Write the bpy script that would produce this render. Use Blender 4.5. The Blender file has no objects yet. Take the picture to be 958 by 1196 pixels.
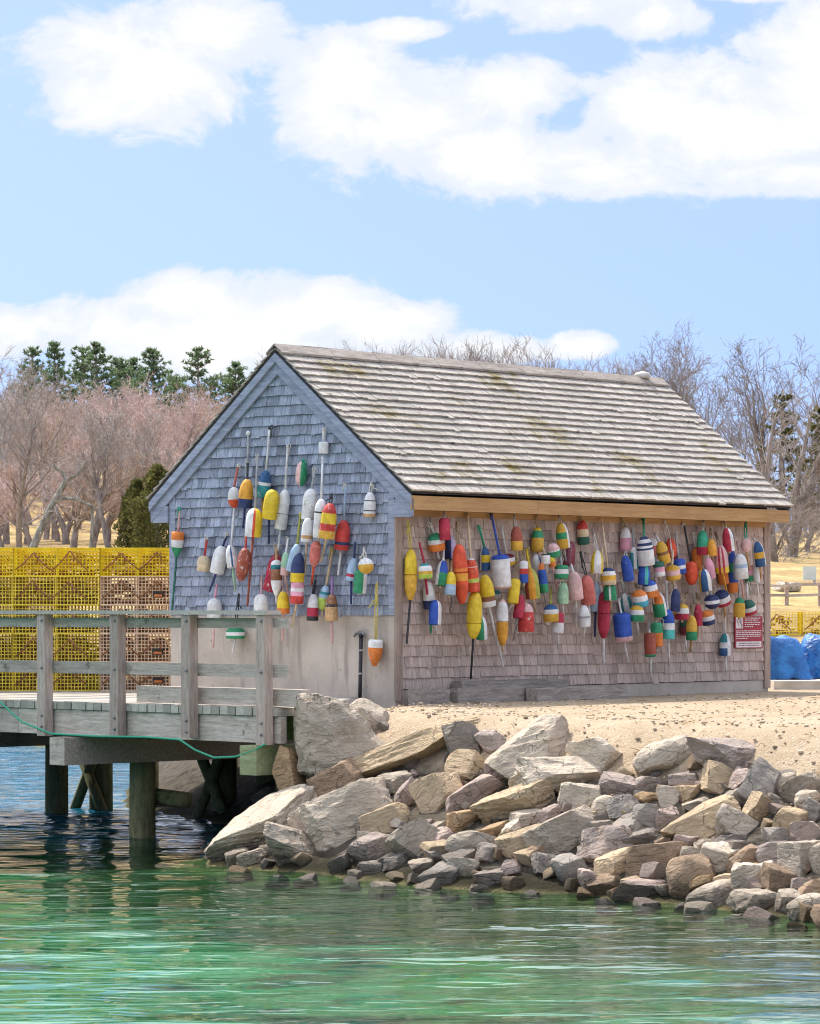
import bpy, math, random
import numpy as np
from mathutils import Vector, Matrix, noise

S = bpy.context.scene
COL = S.collection
R = math.radians
# ------------------------------------------------------------------ the view
F, CX, HOR, H = 3900.0, 479.0, 714.0, 2.75      # focal length in photo pixels, centre, horizon row, eye height over the water


def pt(px, py, Y):
    """world point seen at photo pixel (px, py) at depth Y"""
    return Vector(((px - CX) / F * Y, Y, H - (py - HOR) / F * Y))


def ray(px, py):
    return Vector(((px - CX) / F, 1.0, -(py - HOR) / F))


EYE = Vector((0, 0, H))


def plane_hit(px, py, p0, n):
    d = ray(px, py)
    t = (p0 - EYE).dot(n) / d.dot(n)
    return EYE + d * t


cam_d = bpy.data.cameras.new('camera')
cam = bpy.data.objects.new('camera', cam_d)
COL.objects.link(cam)
cam.location = EYE
cam.rotation_euler = (R(90), 0, 0)
cam_d.sensor_fit = 'HORIZONTAL'
cam_d.sensor_width = 36
cam_d.lens = 36 * F / 958
cam_d.shift_y = (HOR - 598) / 958
cam_d.clip_start = 0.5
cam_d.clip_end = 3000
cam_d.dof.use_dof = True
cam_d.dof.focus_distance = 42
cam_d.dof.aperture_fstop = 13
S.camera = cam

# ------------------------------------------------------------------ node helpers


class NT:
    def __init__(self, tree):
        self.t = tree
        self.n = tree.nodes
        self.l = tree.links

    def new(self, typ, **kw):
        nd = self.n.new(typ)
        for k, v in kw.items():
            setattr(nd, k, v)
        return nd

    def put(self, sock, v):
        if isinstance(v, bpy.types.NodeSocket):
            self.l.new(v, sock)
        elif v is not None:
            if hasattr(sock, 'default_value'):
                if isinstance(v, (tuple, list)) and len(v) == 3 and len(sock.default_value) == 4:
                    v = (*v, 1)
                sock.default_value = v

    def math(self, op, a, b=None, c=None, clamp=False):
        nd = self.new('ShaderNodeMath', operation=op, use_clamp=clamp)
        for i, v in enumerate((a, b, c)):
            if v is not None:
                self.put(nd.inputs[i], v)
        return nd.outputs[0]

    def vmath(self, op, a, b=None, out=0):
        nd = self.new('ShaderNodeVectorMath', operation=op)
        self.put(nd.inputs[0], a)
        if b is not None:
            self.put(nd.inputs[3 if op == 'SCALE' else 1], b)
        return nd.outputs[out]

    def mix(self, fac, a, b, blend='MIX'):
        nd = self.new('ShaderNodeMix', data_type='RGBA', blend_type=blend)
        self.put(nd.inputs[0], fac)
        self.put(nd.inputs[6], a)
        self.put(nd.inputs[7], b)
        return nd.outputs[2]

    def noise(self, vec, scale, detail=4, rough=.55, dist=0.0, out=0):
        nd = self.new('ShaderNodeTexNoise')
        self.put(nd.inputs['Vector'], vec)
        nd.inputs['Scale'].default_value = scale
        nd.inputs['Detail'].default_value = detail
        nd.inputs['Roughness'].default_value = rough
        nd.inputs['Distortion'].default_value = dist
        return nd.outputs[out]

    def ramp(self, fac, lo, hi, smooth=True):
        nd = self.new('ShaderNodeMapRange', interpolation_type='SMOOTHSTEP' if smooth else 'LINEAR')
        self.put(nd.inputs[0], fac)
        nd.inputs[1].default_value = lo
        nd.inputs[2].default_value = hi
        return nd.outputs[0]

    def scale(self, vec, s):
        nd = self.new('ShaderNodeMapping')
        self.put(nd.inputs[0], vec)
        nd.inputs['Scale'].default_value = s
        return nd.outputs[0]

    def coord(self, which='Object'):
        return self.new('ShaderNodeTexCoord').outputs[which]

    def attr(self, name, out=2):
        nd = self.new('ShaderNodeAttribute')
        nd.attribute_name = name
        return nd.outputs[out]

    def bump(self, h, strength, dist=.02, normal=None):
        nd = self.new('ShaderNodeBump')
        nd.inputs['Strength'].default_value = strength
        nd.inputs['Distance'].default_value = dist
        self.put(nd.inputs['Height'], h)
        if normal is not None:
            self.put(nd.inputs['Normal'], normal)
        return nd.outputs[0]


def new_mat(name):
    m = bpy.data.materials.new(name)
    m.use_nodes = True
    N = NT(m.node_tree)
    b = m.node_tree.nodes['Principled BSDF']
    return m, N, b


def plain(name, col, rough=.7, var=.25, scale=8, bump=.0, metal=0.0, dark=None, stretch=(1, 1, 1)):
    m, N, b = new_mat(name)
    v = N.scale(N.coord(), stretch)
    n = N.noise(v, scale, 5, .6)
    d = dark or tuple(c * (1 - var) for c in col)
    N.put(b.inputs['Base Color'], N.mix(N.ramp(n, .3, .7), d, tuple(min(1, c * (1 + var * .5)) for c in col)))
    b.inputs['Roughness'].default_value = rough
    b.inputs['Metallic'].default_value = metal
    if bump:
        N.put(b.inputs['Normal'], N.bump(n, bump))
    return m


def wood(name, c1, c2, grain=(1, 1, 1), scale=6, tint=.25, rough=.85, bump=.35, moss=None, spots=None, knots=False):
    """weathered timber: grain stretched along one axis, each board with its own tone (attribute 'tint')"""
    m, N, b = new_mat(name)
    co = N.coord()
    t = N.attr('tint')
    off = N.new('ShaderNodeCombineXYZ')
    N.put(off.inputs[0], N.math('MULTIPLY', t, 37.0))
    N.put(off.inputs[1], N.math('MULTIPLY', t, 91.0))
    co2 = N.vmath('ADD', co, off.outputs[0])
    v = N.scale(co2, grain)
    n = N.noise(v, scale, 6, .65)
    n2 = N.noise(v, scale * 4.5, 3, .6)
    blot = N.noise(co, 1.3, 4, .6)
    f = N.math('ADD', N.math('MULTIPLY', n, .6), N.math('MULTIPLY', n2, .4))
    col = N.mix(N.ramp(f, .3, .7), c1, c2)
    val = N.math('ADD', 1 - tint, N.math('MULTIPLY', t, 2 * tint))
    val = N.math('MULTIPLY', val, N.math('ADD', .78, N.math('MULTIPLY', blot, .44)))
    gr = N.new('ShaderNodeCombineXYZ')
    for i in range(3):
        N.put(gr.inputs[i], val)
    col = N.mix(1.0, col, gr.outputs[0], 'MULTIPLY')
    if moss:
        mc, lo, hi, sc = moss
        col = N.mix(N.ramp(N.noise(co, sc, 6, .7), lo, hi), col, mc)
    if spots:
        sc_, lo, hi, cs = spots
        col = N.mix(N.ramp(N.noise(co, cs, 5, .75), lo, hi), col, sc_)
    N.put(b.inputs['Base Color'], col)
    b.inputs['Roughness'].default_value = rough
    b.inputs['Specular IOR Level'].default_value = .25
    N.put(b.inputs['Normal'], N.bump(f, bump, .012))
    return m


# ------------------------------------------------------------------ mesh helpers
class MB:
    def __init__(self):
        self.v, self.f, self.m, self.t, self.s = [], [], [], [], []

    def add(self, verts, faces, mat=0, tint=.5, smooth=False):
        o = len(self.v)
        self.v.extend([tuple(p) for p in verts])
        for i, fc in enumerate(faces):
            self.f.append(tuple(o + k for k in fc))
            self.m.append(mat[i] if isinstance(mat, (list, tuple)) else mat)
            self.t.append(tint)
            self.s.append(smooth)

    BF = [(0, 3, 2, 1), (4, 5, 6, 7), (0, 1, 5, 4), (1, 2, 6, 5), (2, 3, 7, 6), (3, 0, 4, 7)]

    def box(self, lo, hi, mat=0, tint=.5):
        x0, y0, z0 = lo
        x1, y1, z1 = hi
        self.add([(x0, y0, z0), (x1, y0, z0), (x1, y1, z0), (x0, y1, z0), (x0, y0, z1), (x1, y0, z1), (x1, y1, z1), (x0, y1, z1)],
                 self.BF, mat, tint)

    def hexa(self, p, mat=0, tint=.5):
        self.add(p, self.BF, mat, tint)

    def bar(self, a, b, w, h, up=(0, 0, 1), mat=0, tint=.5):
        """square timber from a to b; w across, h along up"""
        a, b = Vector(a), Vector(b)
        d = (b - a).normalized()
        u = Vector(up)
        s = d.cross(u).normalized()
        u = s.cross(d).normalized()
        s, u = s * w / 2, u * h / 2
        self.hexa([a - s - u, a + s - u, b + s - u, b - s - u, a - s + u, a + s + u, b + s + u, b - s + u], mat, tint)

    def tube(self, pts, radii, n=8, mat=0, tint=.5, caps=True, smooth=True):
        pts = [Vector(p) for p in pts]
        if not isinstance(radii, (list, tuple)):
            radii = [radii] * len(pts)
        vs, fs = [], []
        side = None
        for i, p in enumerate(pts):
            d = pts[min(i + 1, len(pts) - 1)] - pts[max(i - 1, 0)]
            if d.length < 1e-9:
                d = Vector((0, 0, 1))
            d.normalize()
            if side is None:
                side = d.orthogonal().normalized()
            else:
                side = (side - d * side.dot(d))
                side = side.normalized() if side.length > 1e-6 else d.orthogonal().normalized()
            q = d.cross(side)
            for k in range(n):
                an = 2 * math.pi * k / n
                vs.append(p + (side * math.cos(an) + q * math.sin(an)) * radii[i])
        for i in range(len(pts) - 1):
            for k in range(n):
                k2 = (k + 1) % n
                fs.append((i * n + k, i * n + k2, (i + 1) * n + k2, (i + 1) * n + k))
        if caps:
            fs.append(tuple(range(n - 1, -1, -1)))
            fs.append(tuple((len(pts) - 1) * n + k for k in range(n)))
        self.add(vs, fs, mat, tint, smooth)

    def build(self, name, mats, parent=None, loc=None):
        me = bpy.data.meshes.new(name)
        me.from_pydata(self.v, [], self.f)
        if not isinstance(mats, (list, tuple)):
            mats = [mats]
        for m in mats:
            me.materials.append(m)
        me.polygons.foreach_set('material_index', self.m)
        me.polygons.foreach_set('use_smooth', self.s)
        at = me.attributes.new('tint', 'FLOAT', 'FACE')
        at.data.foreach_set('value', self.t)
        me.update()
        o = bpy.data.objects.new(name, me)
        COL.objects.link(o)
        if parent is not None:
            o.parent = parent
        if loc is not None:
            o.location = loc
        return o


def tag(o, label=None, cat=None, group=None, kind=None):
    if label:
        o['label'] = label
    if cat:
        o['category'] = cat
    if group:
        o['group'] = group
    if kind:
        o['kind'] = kind
    return o


def empty(name, loc=(0, 0, 0), rz=0.0, label=None, cat=None, group=None):
    o = bpy.data.objects.new(name, None)
    o.empty_display_size = .1
    COL.objects.link(o)
    o.location = loc
    o.rotation_euler = (0, 0, rz)
    return tag(o, label, cat, group)


KIDS = {}


def kids(o):
    return [c for c in o.children]


def copy_tree(o, parent=None):
    c = o.copy()
    COL.objects.link(c)
    if parent is not None:
        c.parent = parent
    for ch in kids(o):
        copy_tree(ch, c)
    return c


def smooth_angle(o, deg):
    me = o.data
    me.polygons.foreach_set('use_smooth', [True] * len(me.polygons))
    me.set_sharp_from_angle(angle=R(deg))


# ------------------------------------------------------------------ sun, sky, exposure
SUN_EL = R(56)
SXY = Vector((-.62, .785)).normalized()
SUN = Vector((SXY.x * math.cos(SUN_EL), SXY.y * math.cos(SUN_EL), math.sin(SUN_EL)))
sd = bpy.data.lights.new('sun', 'SUN')
sd.energy = 3.9
sd.angle = R(.55)
sd.color = (1, .95, .86)
so = bpy.data.objects.new('sun', sd)
COL.objects.link(so)
so.rotation_euler = SUN.to_track_quat('Z', 'Y').to_euler()
so.location = (0, 0, 30)

S.view_settings.view_transform = 'Standard'
S.view_settings.look = 'None'
S.view_settings.exposure = 0.70
S.view_settings.gamma = 1
S.view_settings.use_curve_mapping = False
S.cycles.filter_width = 1.1
S.cycles.max_bounces = 8
S.cycles.diffuse_bounces = 4
S.cycles.glossy_bounces = 3
S.cycles.transparent_max_bounces = 8
S.cycles.caustics_reflective = False
S.cycles.caustics_refractive = False
S.cycles.use_denoising = True

W = bpy.data.worlds.new('World')
S.world = W
W.use_nodes = True
N = NT(W.node_tree)
bg = W.node_tree.nodes['Background']
bg.inputs['Strength'].default_value = .15
sky = N.new('ShaderNodeTexSky', sky_type='NISHITA')
sky.sun_disc = False
sky.sun_elevation = SUN_EL
sky.sun_rotation = math.atan2(SXY.x, SXY.y)
sky.air_density = 1.0
sky.dust_density = .25
sky.ozone_density = 2.0
g = N.coord('Generated')
sep = N.new('ShaderNodeSeparateXYZ')
N.put(sep.inputs[0], g)
gx, gy, gz = sep.outputs
# look the blue up a little above the true direction: a clear, dry day with no whitish band on the horizon
lift = N.vmath('ADD', g, (0, 0, .42))
N.put(sky.inputs[0], N.vmath('NORMALIZE', lift))
az = N.math('ARCTAN2', gx, gy)
el = N.math('ARCSINE', gz)
ae = N.new('ShaderNodeCombineXYZ')
N.put(ae.inputs[0], az)
N.put(ae.inputs[1], el)


def deg_px(px, py):
    return math.atan((px - CX) / F), math.atan((HOR - py) / F)


clouds = [  # photo px centre, half-width, half-height
    (170, 82, 150, 78), (255, 50, 110, 60), (95, 105, 60, 45), (385, 100, 95, 85), (470, 150, 115, 78), (560, 180, 130, 58), (600, 110, 90, 50),
    (690, 190, 130, 48), (760, 130, 120, 70), (860, 150, 140, 85), (950, 120, 110, 110), (980, 60, 70, 70), (900, 210, 130, 30), (680, 10, 130, 35), (760, 25, 80, 26),
    (220, 350, 100, 40), (330, 365, 150, 52), (440, 380, 110, 42), (120, 385, 150, 42), (240, 400, 260, 46), (20, 385, 90, 35), (560, 408, 80, 24), (685, 402, 42, 16),
    (460, 35, 60, 14), (880, -8, 90, 14), (1150, 120, 150, 60), (-200, 60, 160, 70), (-150, 380, 160, 40), (1200, 390, 160, 30)]
acc = None
for (cx, cy, hw, hh) in clouds:
    a0, e0 = deg_px(cx, cy)
    v = N.vmath('MULTIPLY', N.vmath('SUBTRACT', ae.outputs[0], (a0, e0, 0)), (F / hw, F / hh, 0))
    ln = N.vmath('LENGTH', v, out=1)
    k = N.math('SUBTRACT', 1.0, ln)
    acc = k if acc is None else N.math('SMOOTH_MAX', acc, k, .35)
nz = N.noise(N.vmath('MULTIPLY', ae.outputs[0], (1, 1.45, 1)), 30, 10, .64, .35)
nz2 = N.noise(N.vmath('MULTIPLY', ae.outputs[0], (1, 1.6, 1)), 9, 5, .6)
# scattered cloud added over the unseen rest of the sky (seen in the water, lights the shade)
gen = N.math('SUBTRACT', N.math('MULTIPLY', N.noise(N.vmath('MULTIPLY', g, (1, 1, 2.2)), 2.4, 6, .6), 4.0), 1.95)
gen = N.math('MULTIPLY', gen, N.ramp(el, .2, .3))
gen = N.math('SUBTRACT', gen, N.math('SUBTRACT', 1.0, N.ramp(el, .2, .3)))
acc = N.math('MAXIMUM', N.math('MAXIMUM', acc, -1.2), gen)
dens = N.math('ADD', acc, N.math('MULTIPLY', N.math('SUBTRACT', nz, .5), 2.1))
dens = N.math('ADD', dens, N.math('MULTIPLY', N.math('SUBTRACT', nz2, .5), .5))
mask = N.ramp(dens, -.08, .24)
tone = N.ramp(N.math('ADD', dens, N.math('MULTIPLY', N.math('SUBTRACT', nz, .5), 1.2)), .1, 1.1)
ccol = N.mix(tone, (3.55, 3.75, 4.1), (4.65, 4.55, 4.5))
ccol = N.vmath('SCALE', ccol, N.math('ADD', 1.0, N.math('MULTIPLY', N.ramp(el, .2, .4), 1.9)))  # clouds out of view given extra glow to fill the shaded walls
skyc = N.mix(1.0, sky.outputs[0], (1.14, 1.0, .95), 'MULTIPLY')
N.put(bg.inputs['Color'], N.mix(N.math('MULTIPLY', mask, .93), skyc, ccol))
rnd = random.Random(7)


def sstep(x, a, b):
    t = min(1, max(0, (x - a) / (b - a)))
    return t * t * (3 - 2 * t)


# ------------------------------------------------------------------ ground: one height field, shore to hills
SHORE = [(60, -30), (22, 5), (9, 22), (5.4, 27.6), (3.63, 29.5), (2.93, 30.8), (1.82, 32.2), (.35, 33.2), (-.6, 34.5), (-1.3, 35.2), (-2.2, 36.5), (-2.3, 37.3),
         (-1.95, 38.6), (-1.75, 40.2), (-2.0, 42.4), (-3.0, 44.6), (-4.0, 47), (-4.3, 51), (-5, 62), (-9, 72), (-20, 78), (-60, 88), (-200, 100)]


def shore_dist(x, y):
    best, sgn = 1e9, 1
    for (ax, ay), (bx, by) in zip(SHORE, SHORE[1:]):
        dx, dy = bx - ax, by - ay
        t = max(0, min(1, ((x - ax) * dx + (y - ay) * dy) / (dx * dx + dy * dy)))
        ex, ey = x - ax - t * dx, y - ay - t * dy
        d = ex * ex + ey * ey
        if d < best:
            best = d
            sgn = 1 if dx * ey - dy * ex < 0 else -1
    return math.sqrt(best) * sgn


LAND = H - 1.14


def lerp_table(x, tab):
    for (x0, v0), (x1, v1) in zip(tab, tab[1:]):
        if x <= x1:
            return v0 + (v1 - v0) * max(0, (x - x0)) / (x1 - x0)
    return tab[-1][1]


PROF = [(-60, -1.3), (-30, -.9), (-12, -.62), (-5, -.44), (-2.2, -.32), (-.8, -.2), (0, 0), (1.9, 1.12), (2.4, 1.34), (3.2, 1.42), (5.5, LAND - .03), (7, LAND), (999, LAND)]
LEFT = [(0, 0), (60, 0), (75, 1.0), (100, 3.0), (145, 5.2), (230, 13.0), (400, 20)]
RIGHT = [(0, 0), (49, 0), (60, 1.25), (100, 3.5), (150, 4.3), (230, 5.2), (400, 6)]


def height(x, y):
    d = shore_dist(x, y) if (abs(x) < 70) else (20 if y > 80 + abs(x) * .1 else (-20 if x < 0 else 20))
    h = lerp_table(d, PROF)
    if d > 0:
        k = sstep(x, -4, 7)
        rise = lerp_table(y, LEFT) * (1 - k) + lerp_table(y, RIGHT) * k
        h += rise * min(1, d / 7)
        if y > 48:
            h += (noise.noise((x * .09, y * .09, 3)) * .35) * sstep(y, 48, 65)
        # uneven, trodden sand on the bank
        e = sstep(d, 1.2, 2.2) * (1 - sstep(d, 3.4, 5.4))
        h += e * (noise.noise((x * .9, y * .9, 1)) * .10 + noise.noise((x * 2.6, y * 2.6, 5)) * .06)
        h += .012 * noise.noise((x * 4, y * 4, 9))
    else:
        h += .05 * noise.noise((x * .7, y * .7, 2)) * min(1, -d)
    # made ground between the end of the pier and the shack
    qx, qy = x + 1.54, y - 37.3
    s_, q_ = qx * .70 - qy * .714, qx * .714 + qy * .70
    k = sstep(s_ + .62 * max(0, q_ - .6), -.2, .35) * sstep(q_, .35, 1.3)
    if k > 0 and y < 46:
        h = max(h, (LAND - .01) * k + h * (1 - k))
    return h


def axis(lo, hi, a, b, step, grow):
    out = list(np.arange(a, b, step))
    x, s = a, step
    while x > lo:
        s *= grow
        x -= s
        out.insert(0, x)
    x, s = out[-1], step
    while x < hi:
        s *= grow
        x += s
        out.append(x)
    return out


def grid_obj(name, xs, ys, fn, mat):
    nx, ny = len(xs), len(ys)
    vs = [(x, y, fn(x, y)) for y in ys for x in xs]
    fs = [(j * nx + i, j * nx + i + 1, (j + 1) * nx + i + 1, (j + 1) * nx + i) for j in range(ny - 1) for i in range(nx - 1)]
    me = bpy.data.meshes.new(name)
    me.from_pydata(vs, [], fs)
    me.polygons.foreach_set('use_smooth', [True] * len(fs))
    me.materials.append(mat)
    o = bpy.data.objects.new(name, me)
    COL.objects.link(o)
    return o


# ground material: bed under the water, sand bank, dry grass on the rising land
m_ground, N, b = new_mat('ground_sand_grass_and_bed')
P = N.new('ShaderNodeNewGeometry').outputs['Position']
sp = N.new('ShaderNodeSeparateXYZ')
N.put(sp.inputs[0], P)
n1 = N.noise(P, .8, 6, .65)
n2 = N.noise(P, 7, 6, .7)
n3 = N.noise(P, 38, 3, .6)
sand = N.mix(N.ramp(n1, .3, .7), (.40, .30, .20), (.50, .39, .275))
sand = N.mix(N.ramp(n2, .52, .72), sand, (.33, .235, .14))
sand = N.mix(N.math('MULTIPLY', N.ramp(N.noise(P, .55, 5, .7), .52, .7), .6), sand, (.36, .26, .165))
sand = N.mix(N.ramp(n3, .60, .72), sand, (.27, .20, .13))
sand = N.mix(N.ramp(n3, .30, .38), (.66, .58, .47), sand)
grass = N.mix(N.ramp(n1, .35, .65), (.42, .29, .12), (.56, .42, .2))
grass = N.mix(N.ramp(N.noise(P, .25, 4, .6), .42, .62), grass, (.33, .22, .12))
grass = N.mix(N.ramp(n2, .50, .66), grass, (.22, .17, .08))
wv = N.noise(N.scale(P, (.5, 1.0, 1)), 1.1, 5, .65)
bed = N.mix(N.ramp(wv, .46, .62), (.11, .34, .18), (.014, .065, .035))
bed = N.mix(N.ramp(N.noise(P, .45, 3, .5), .45, .65), bed, (.22, .45, .27))
shal = N.mix(N.ramp(n2, .4, .6), (.12, .11, .05), (.26, .22, .10))
bed = N.mix(N.ramp(N.math('ADD', sp.outputs[2], N.math('MULTIPLY', N.math('SUBTRACT', wv, .5), .35)), -.44, -.24), bed, (.045, .085, .035))
bed = N.mix(N.ramp(sp.outputs[2], -.16, -.02), bed, shal)
col = N.mix(N.ramp(N.math('ADD', sp.outputs[1], N.math('MULTIPLY', n1, 8)), 54, 60), sand, grass)
rubble_shade = N.mix(N.ramp(n2, .35, .65), (.04, .033, .026), (.13, .11, .085))  # rubble darkened to paint in the shadow of the gaps between rocks
rubble_shade = N.mix(N.ramp(n1, .5, .7), rubble_shade, (.10, .08, .06))
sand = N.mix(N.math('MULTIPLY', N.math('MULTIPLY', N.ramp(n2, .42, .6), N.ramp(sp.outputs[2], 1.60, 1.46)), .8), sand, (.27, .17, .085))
rubble_shade = N.mix(N.ramp(N.math('ADD', sp.outputs[2], N.math('MULTIPLY', n2, .12)), .30, .14), rubble_shade, (.03, .026, .015))
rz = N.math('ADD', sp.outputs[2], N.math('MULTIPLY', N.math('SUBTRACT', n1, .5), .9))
col = N.mix(N.ramp(rz, .98, 1.22), rubble_shade, col)
col = N.mix(N.ramp(sp.outputs[2], -.05, .05), bed, col)
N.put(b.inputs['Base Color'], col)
b.inputs['Roughness'].default_value = .95
b.inputs['Specular IOR Level'].default_value = .1
hb = N.math('ADD', N.math('MULTIPLY', n2, .6), N.math('MULTIPLY', n3, .4))
N.put(b.inputs['Normal'], N.bump(hb, .9, .08))

gx_ = axis(-420, 420, -11, 12, .2, 1.13)
gy_ = axis(-60, 520, 14, 56, .2, 1.10)
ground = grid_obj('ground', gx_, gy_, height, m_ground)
tag(ground, kind='structure')

# ------------------------------------------------------------------ water
m_water, N, b = new_mat('water')
N.n.remove(b)
P = N.new('ShaderNodeNewGeometry').outputs['Position']
sp = N.new('ShaderNodeSeparateXYZ')
N.put(sp.inputs[0], P)
w0 = N.noise(N.scale(P, (.4, 1.1, 1)), .8, 3, .55, .4)
w1 = N.noise(N.scale(P, (.36, 1.3, 1)), 2.9, 2, .5, .6)
w2 = N.noise(N.scale(P, (.4, 1.4, 1)), 5.2, 1, .5, .4)
gust = N.noise(N.scale(P, (.12, .35, 1)), 1.0, 3, .5)
rough_zone = N.math('ADD', N.ramp(sp.outputs[1], 38, 46), N.math('MULTIPLY', N.ramp(gust, .52, .64), .10), clamp=True)
hgt = N.math('ADD', N.math('MULTIPLY', w1, N.math('ADD', .85, N.math('MULTIPLY', rough_zone, 4.0))),
             N.math('MULTIPLY', w2, N.math('ADD', .30, N.math('MULTIPLY', rough_zone, 1.0))))
hgt = N.math('ADD', hgt, N.math('MULTIPLY', w0, N.math('MULTIPLY', rough_zone, 14.0)))
nrm = N.bump(hgt, 1.0, .026)
fr = N.new('ShaderNodeFresnel')
fr.inputs['IOR'].default_value = 1.333
N.put(fr.inputs['Normal'], nrm)
tr = N.new('ShaderNodeBsdfTransparent')
tr.inputs['Color'].default_value = (.58, .84, .70, 1)
gl = N.new('ShaderNodeBsdfAnisotropic')
gl.inputs['Roughness'].default_value = .03
gl.inputs['Color'].default_value = (.95, .97, 1, 1)
N.put(gl.inputs['Normal'], nrm)
# light scattered back by the water; behind the pier, blue painted for reflected sky
df = N.new('ShaderNodeBsdfDiffuse')
N.put(df.inputs['Color'], N.mix(N.ramp(sp.outputs[1], 37, 45), (.012, .10, .05), (.01, .115, .20)))
N.put(df.inputs['Normal'], nrm)
ms0 = N.new('ShaderNodeMixShader')
N.put(ms0.inputs[0], N.math('ADD', .05, N.math('MULTIPLY', N.ramp(sp.outputs[1], 38, 44), .72)))
N.l.new(tr.outputs[0], ms0.inputs[1])
N.l.new(df.outputs[0], ms0.inputs[2])
ms = N.new('ShaderNodeMixShader')
N.put(ms.inputs[0], N.math('MULTIPLY', fr.outputs[0], .95))
N.l.new(ms0.outputs[0], ms.inputs[1])
N.l.new(gl.outputs[0], ms.inputs[2])
N.l.new(ms.outputs[0], m_water.node_tree.nodes['Material Output'].inputs[0])

wr = random.Random(3)
WAVES = []
for i in range(34):
    lam = wr.uniform(.26, 1.5)
    an = wr.gauss(math.pi / 2, .55)
    WAVES.append((2 * math.pi / lam * math.cos(an), 2 * math.pi / lam * math.sin(an), wr.uniform(0, 6.3), .0015 * lam ** .9))
wxs = np.array(axis(-420, 60, -8, 8, .10, 1.12))
wys = np.array(axis(-60, 110, 17, 46, .075, 1.07))
WX, WY = np.meshgrid(wxs, wys)
WZ = np.zeros_like(WX)
for (kx, ky, ph, am) in WAVES:
    WZ += am * np.sin(kx * WX + ky * WY + ph)
WZ *= np.clip((110 - WY) / 40, 0, 1) * (1 + .8 * np.clip((WY - 36) / 8, 0, 1))
nx, ny = len(wxs), len(wys)
idx = np.arange(nx * ny).reshape(ny, nx)
fs = np.stack([idx[:-1, :-1], idx[:-1, 1:], idx[1:, 1:], idx[1:, :-1]], -1).reshape(-1, 4)
me = bpy.data.meshes.new('water')
me.from_pydata(np.stack([WX, WY, WZ], -1).reshape(-1, 3).tolist(), [], fs.tolist())
me.polygons.foreach_set('use_smooth', [True] * len(fs))
me.materials.append(m_water)
water = bpy.data.objects.new('water', me)
COL.objects.link(water)
tag(water, kind='structure')

# ------------------------------------------------------------------ timber, shingle and other materials
M = {}
M['gable_shingle'] = wood('gable_shingle', (.18, .205, .27), (.41, .445, .53), (9, 9, .8), 5, .38, .9, .4, spots=((.60, .57, .56), .64, .72, 5))  # grey wood, with the sky blue of the shaded wall mixed into its colour
M['side_shingle'] = wood('side_shingle', (.36, .28, .24), (.60, .485, .43), (9, 9, .8), 5, .26, .9, .4, spots=((.20, .19, .20), .58, .8, 3))
M['roof_shingle'] = wood('roof_shingle', (.26, .235, .205), (.53, .475, .42), (9, 1, 1), 5, .17, .9, .5, moss=((.21, .16, .05), .55, .72, .9), spots=((.09, .08, .065), .60, .68, 8))
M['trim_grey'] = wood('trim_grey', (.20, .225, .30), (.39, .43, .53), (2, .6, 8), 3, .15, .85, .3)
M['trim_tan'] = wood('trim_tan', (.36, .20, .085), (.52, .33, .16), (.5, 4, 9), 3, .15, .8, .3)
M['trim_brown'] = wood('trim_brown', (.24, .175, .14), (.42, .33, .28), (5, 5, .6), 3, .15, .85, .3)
M['dark'] = plain('dark_backing', (.05, .045, .045), .95)
M['dock_wood'] = wood('dock_wood', (.33, .265, .225), (.64, .55, .48), (.8, 9, 9), 3, .25, .9, .45, spots=((.11, .085, .06), .57, .72, 3))
M['dock_post'] = wood('dock_post', (.34, .25, .21), (.63, .505, .44), (9, 9, .8), 3, .25, .9, .45)
M['plank'] = wood('plank', (.34, .31, .27), (.54, .49, .42), (9, .8, 9), 3, .3, .9, .4)
M['pile'] = wood('pile', (.10, .095, .05), (.26, .25, .13), (7, 7, .7), 3, .2, .85, .5, moss=((.06, .09, .03), .5, .7, 3))
M['greenish'] = wood('treated_timber', (.22, .25, .12), (.42, .43, .25), (1, 6, 6), 3, .2, .9, .4, moss=((.10, .2, .06), .55, .7, 3))
M['old_timber'] = wood('old_timber', (.20, .165, .14), (.48, .42, .37), (.8, 8, 8), 3, .2, .95, .6)
M['rope_w'] = plain('rope_white', (.62, .58, .52), .9, .3, 60)
M['rope_y'] = plain('rope_yellow', (.62, .50, .12), .9, .3, 60)
M['rope_g'] = plain('rope_green', (.04, .36, .22), .7, .3, 60)
M['rope_k'] = plain('rope_dark', (.05, .05, .055), .9, .3, 60)
M['rope_b'] = plain('rope_tan', (.40, .30, .17), .95, .35, 60)
M['metal'] = plain('dull_metal', (.25, .25, .26), .5, .3, 20, metal=.7)

m, N, b = new_mat('concrete')
co = N.coord()
n = N.noise(co, 1.2, 6, .65)
nn = N.noise(co, 14, 5, .6)
st = N.noise(N.scale(co, (3, 3, .35)), 2, 4, .6)
c = N.mix(N.ramp(n, .3, .7), (.40, .345, .29), (.57, .50, .43))
c = N.mix(N.ramp(st, .52, .75), c, (.33, .28, .245))
c = N.mix(N.ramp(nn, .62, .75), c, (.27, .235, .2))
N.put(b.inputs['Base Color'], c)
b.inputs['Roughness'].default_value = .92
N.put(b.inputs['Normal'], N.bump(N.math('ADD', nn, N.math('MULTIPLY', st, .5)), .25, .02))
M['concrete'] = m

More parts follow.
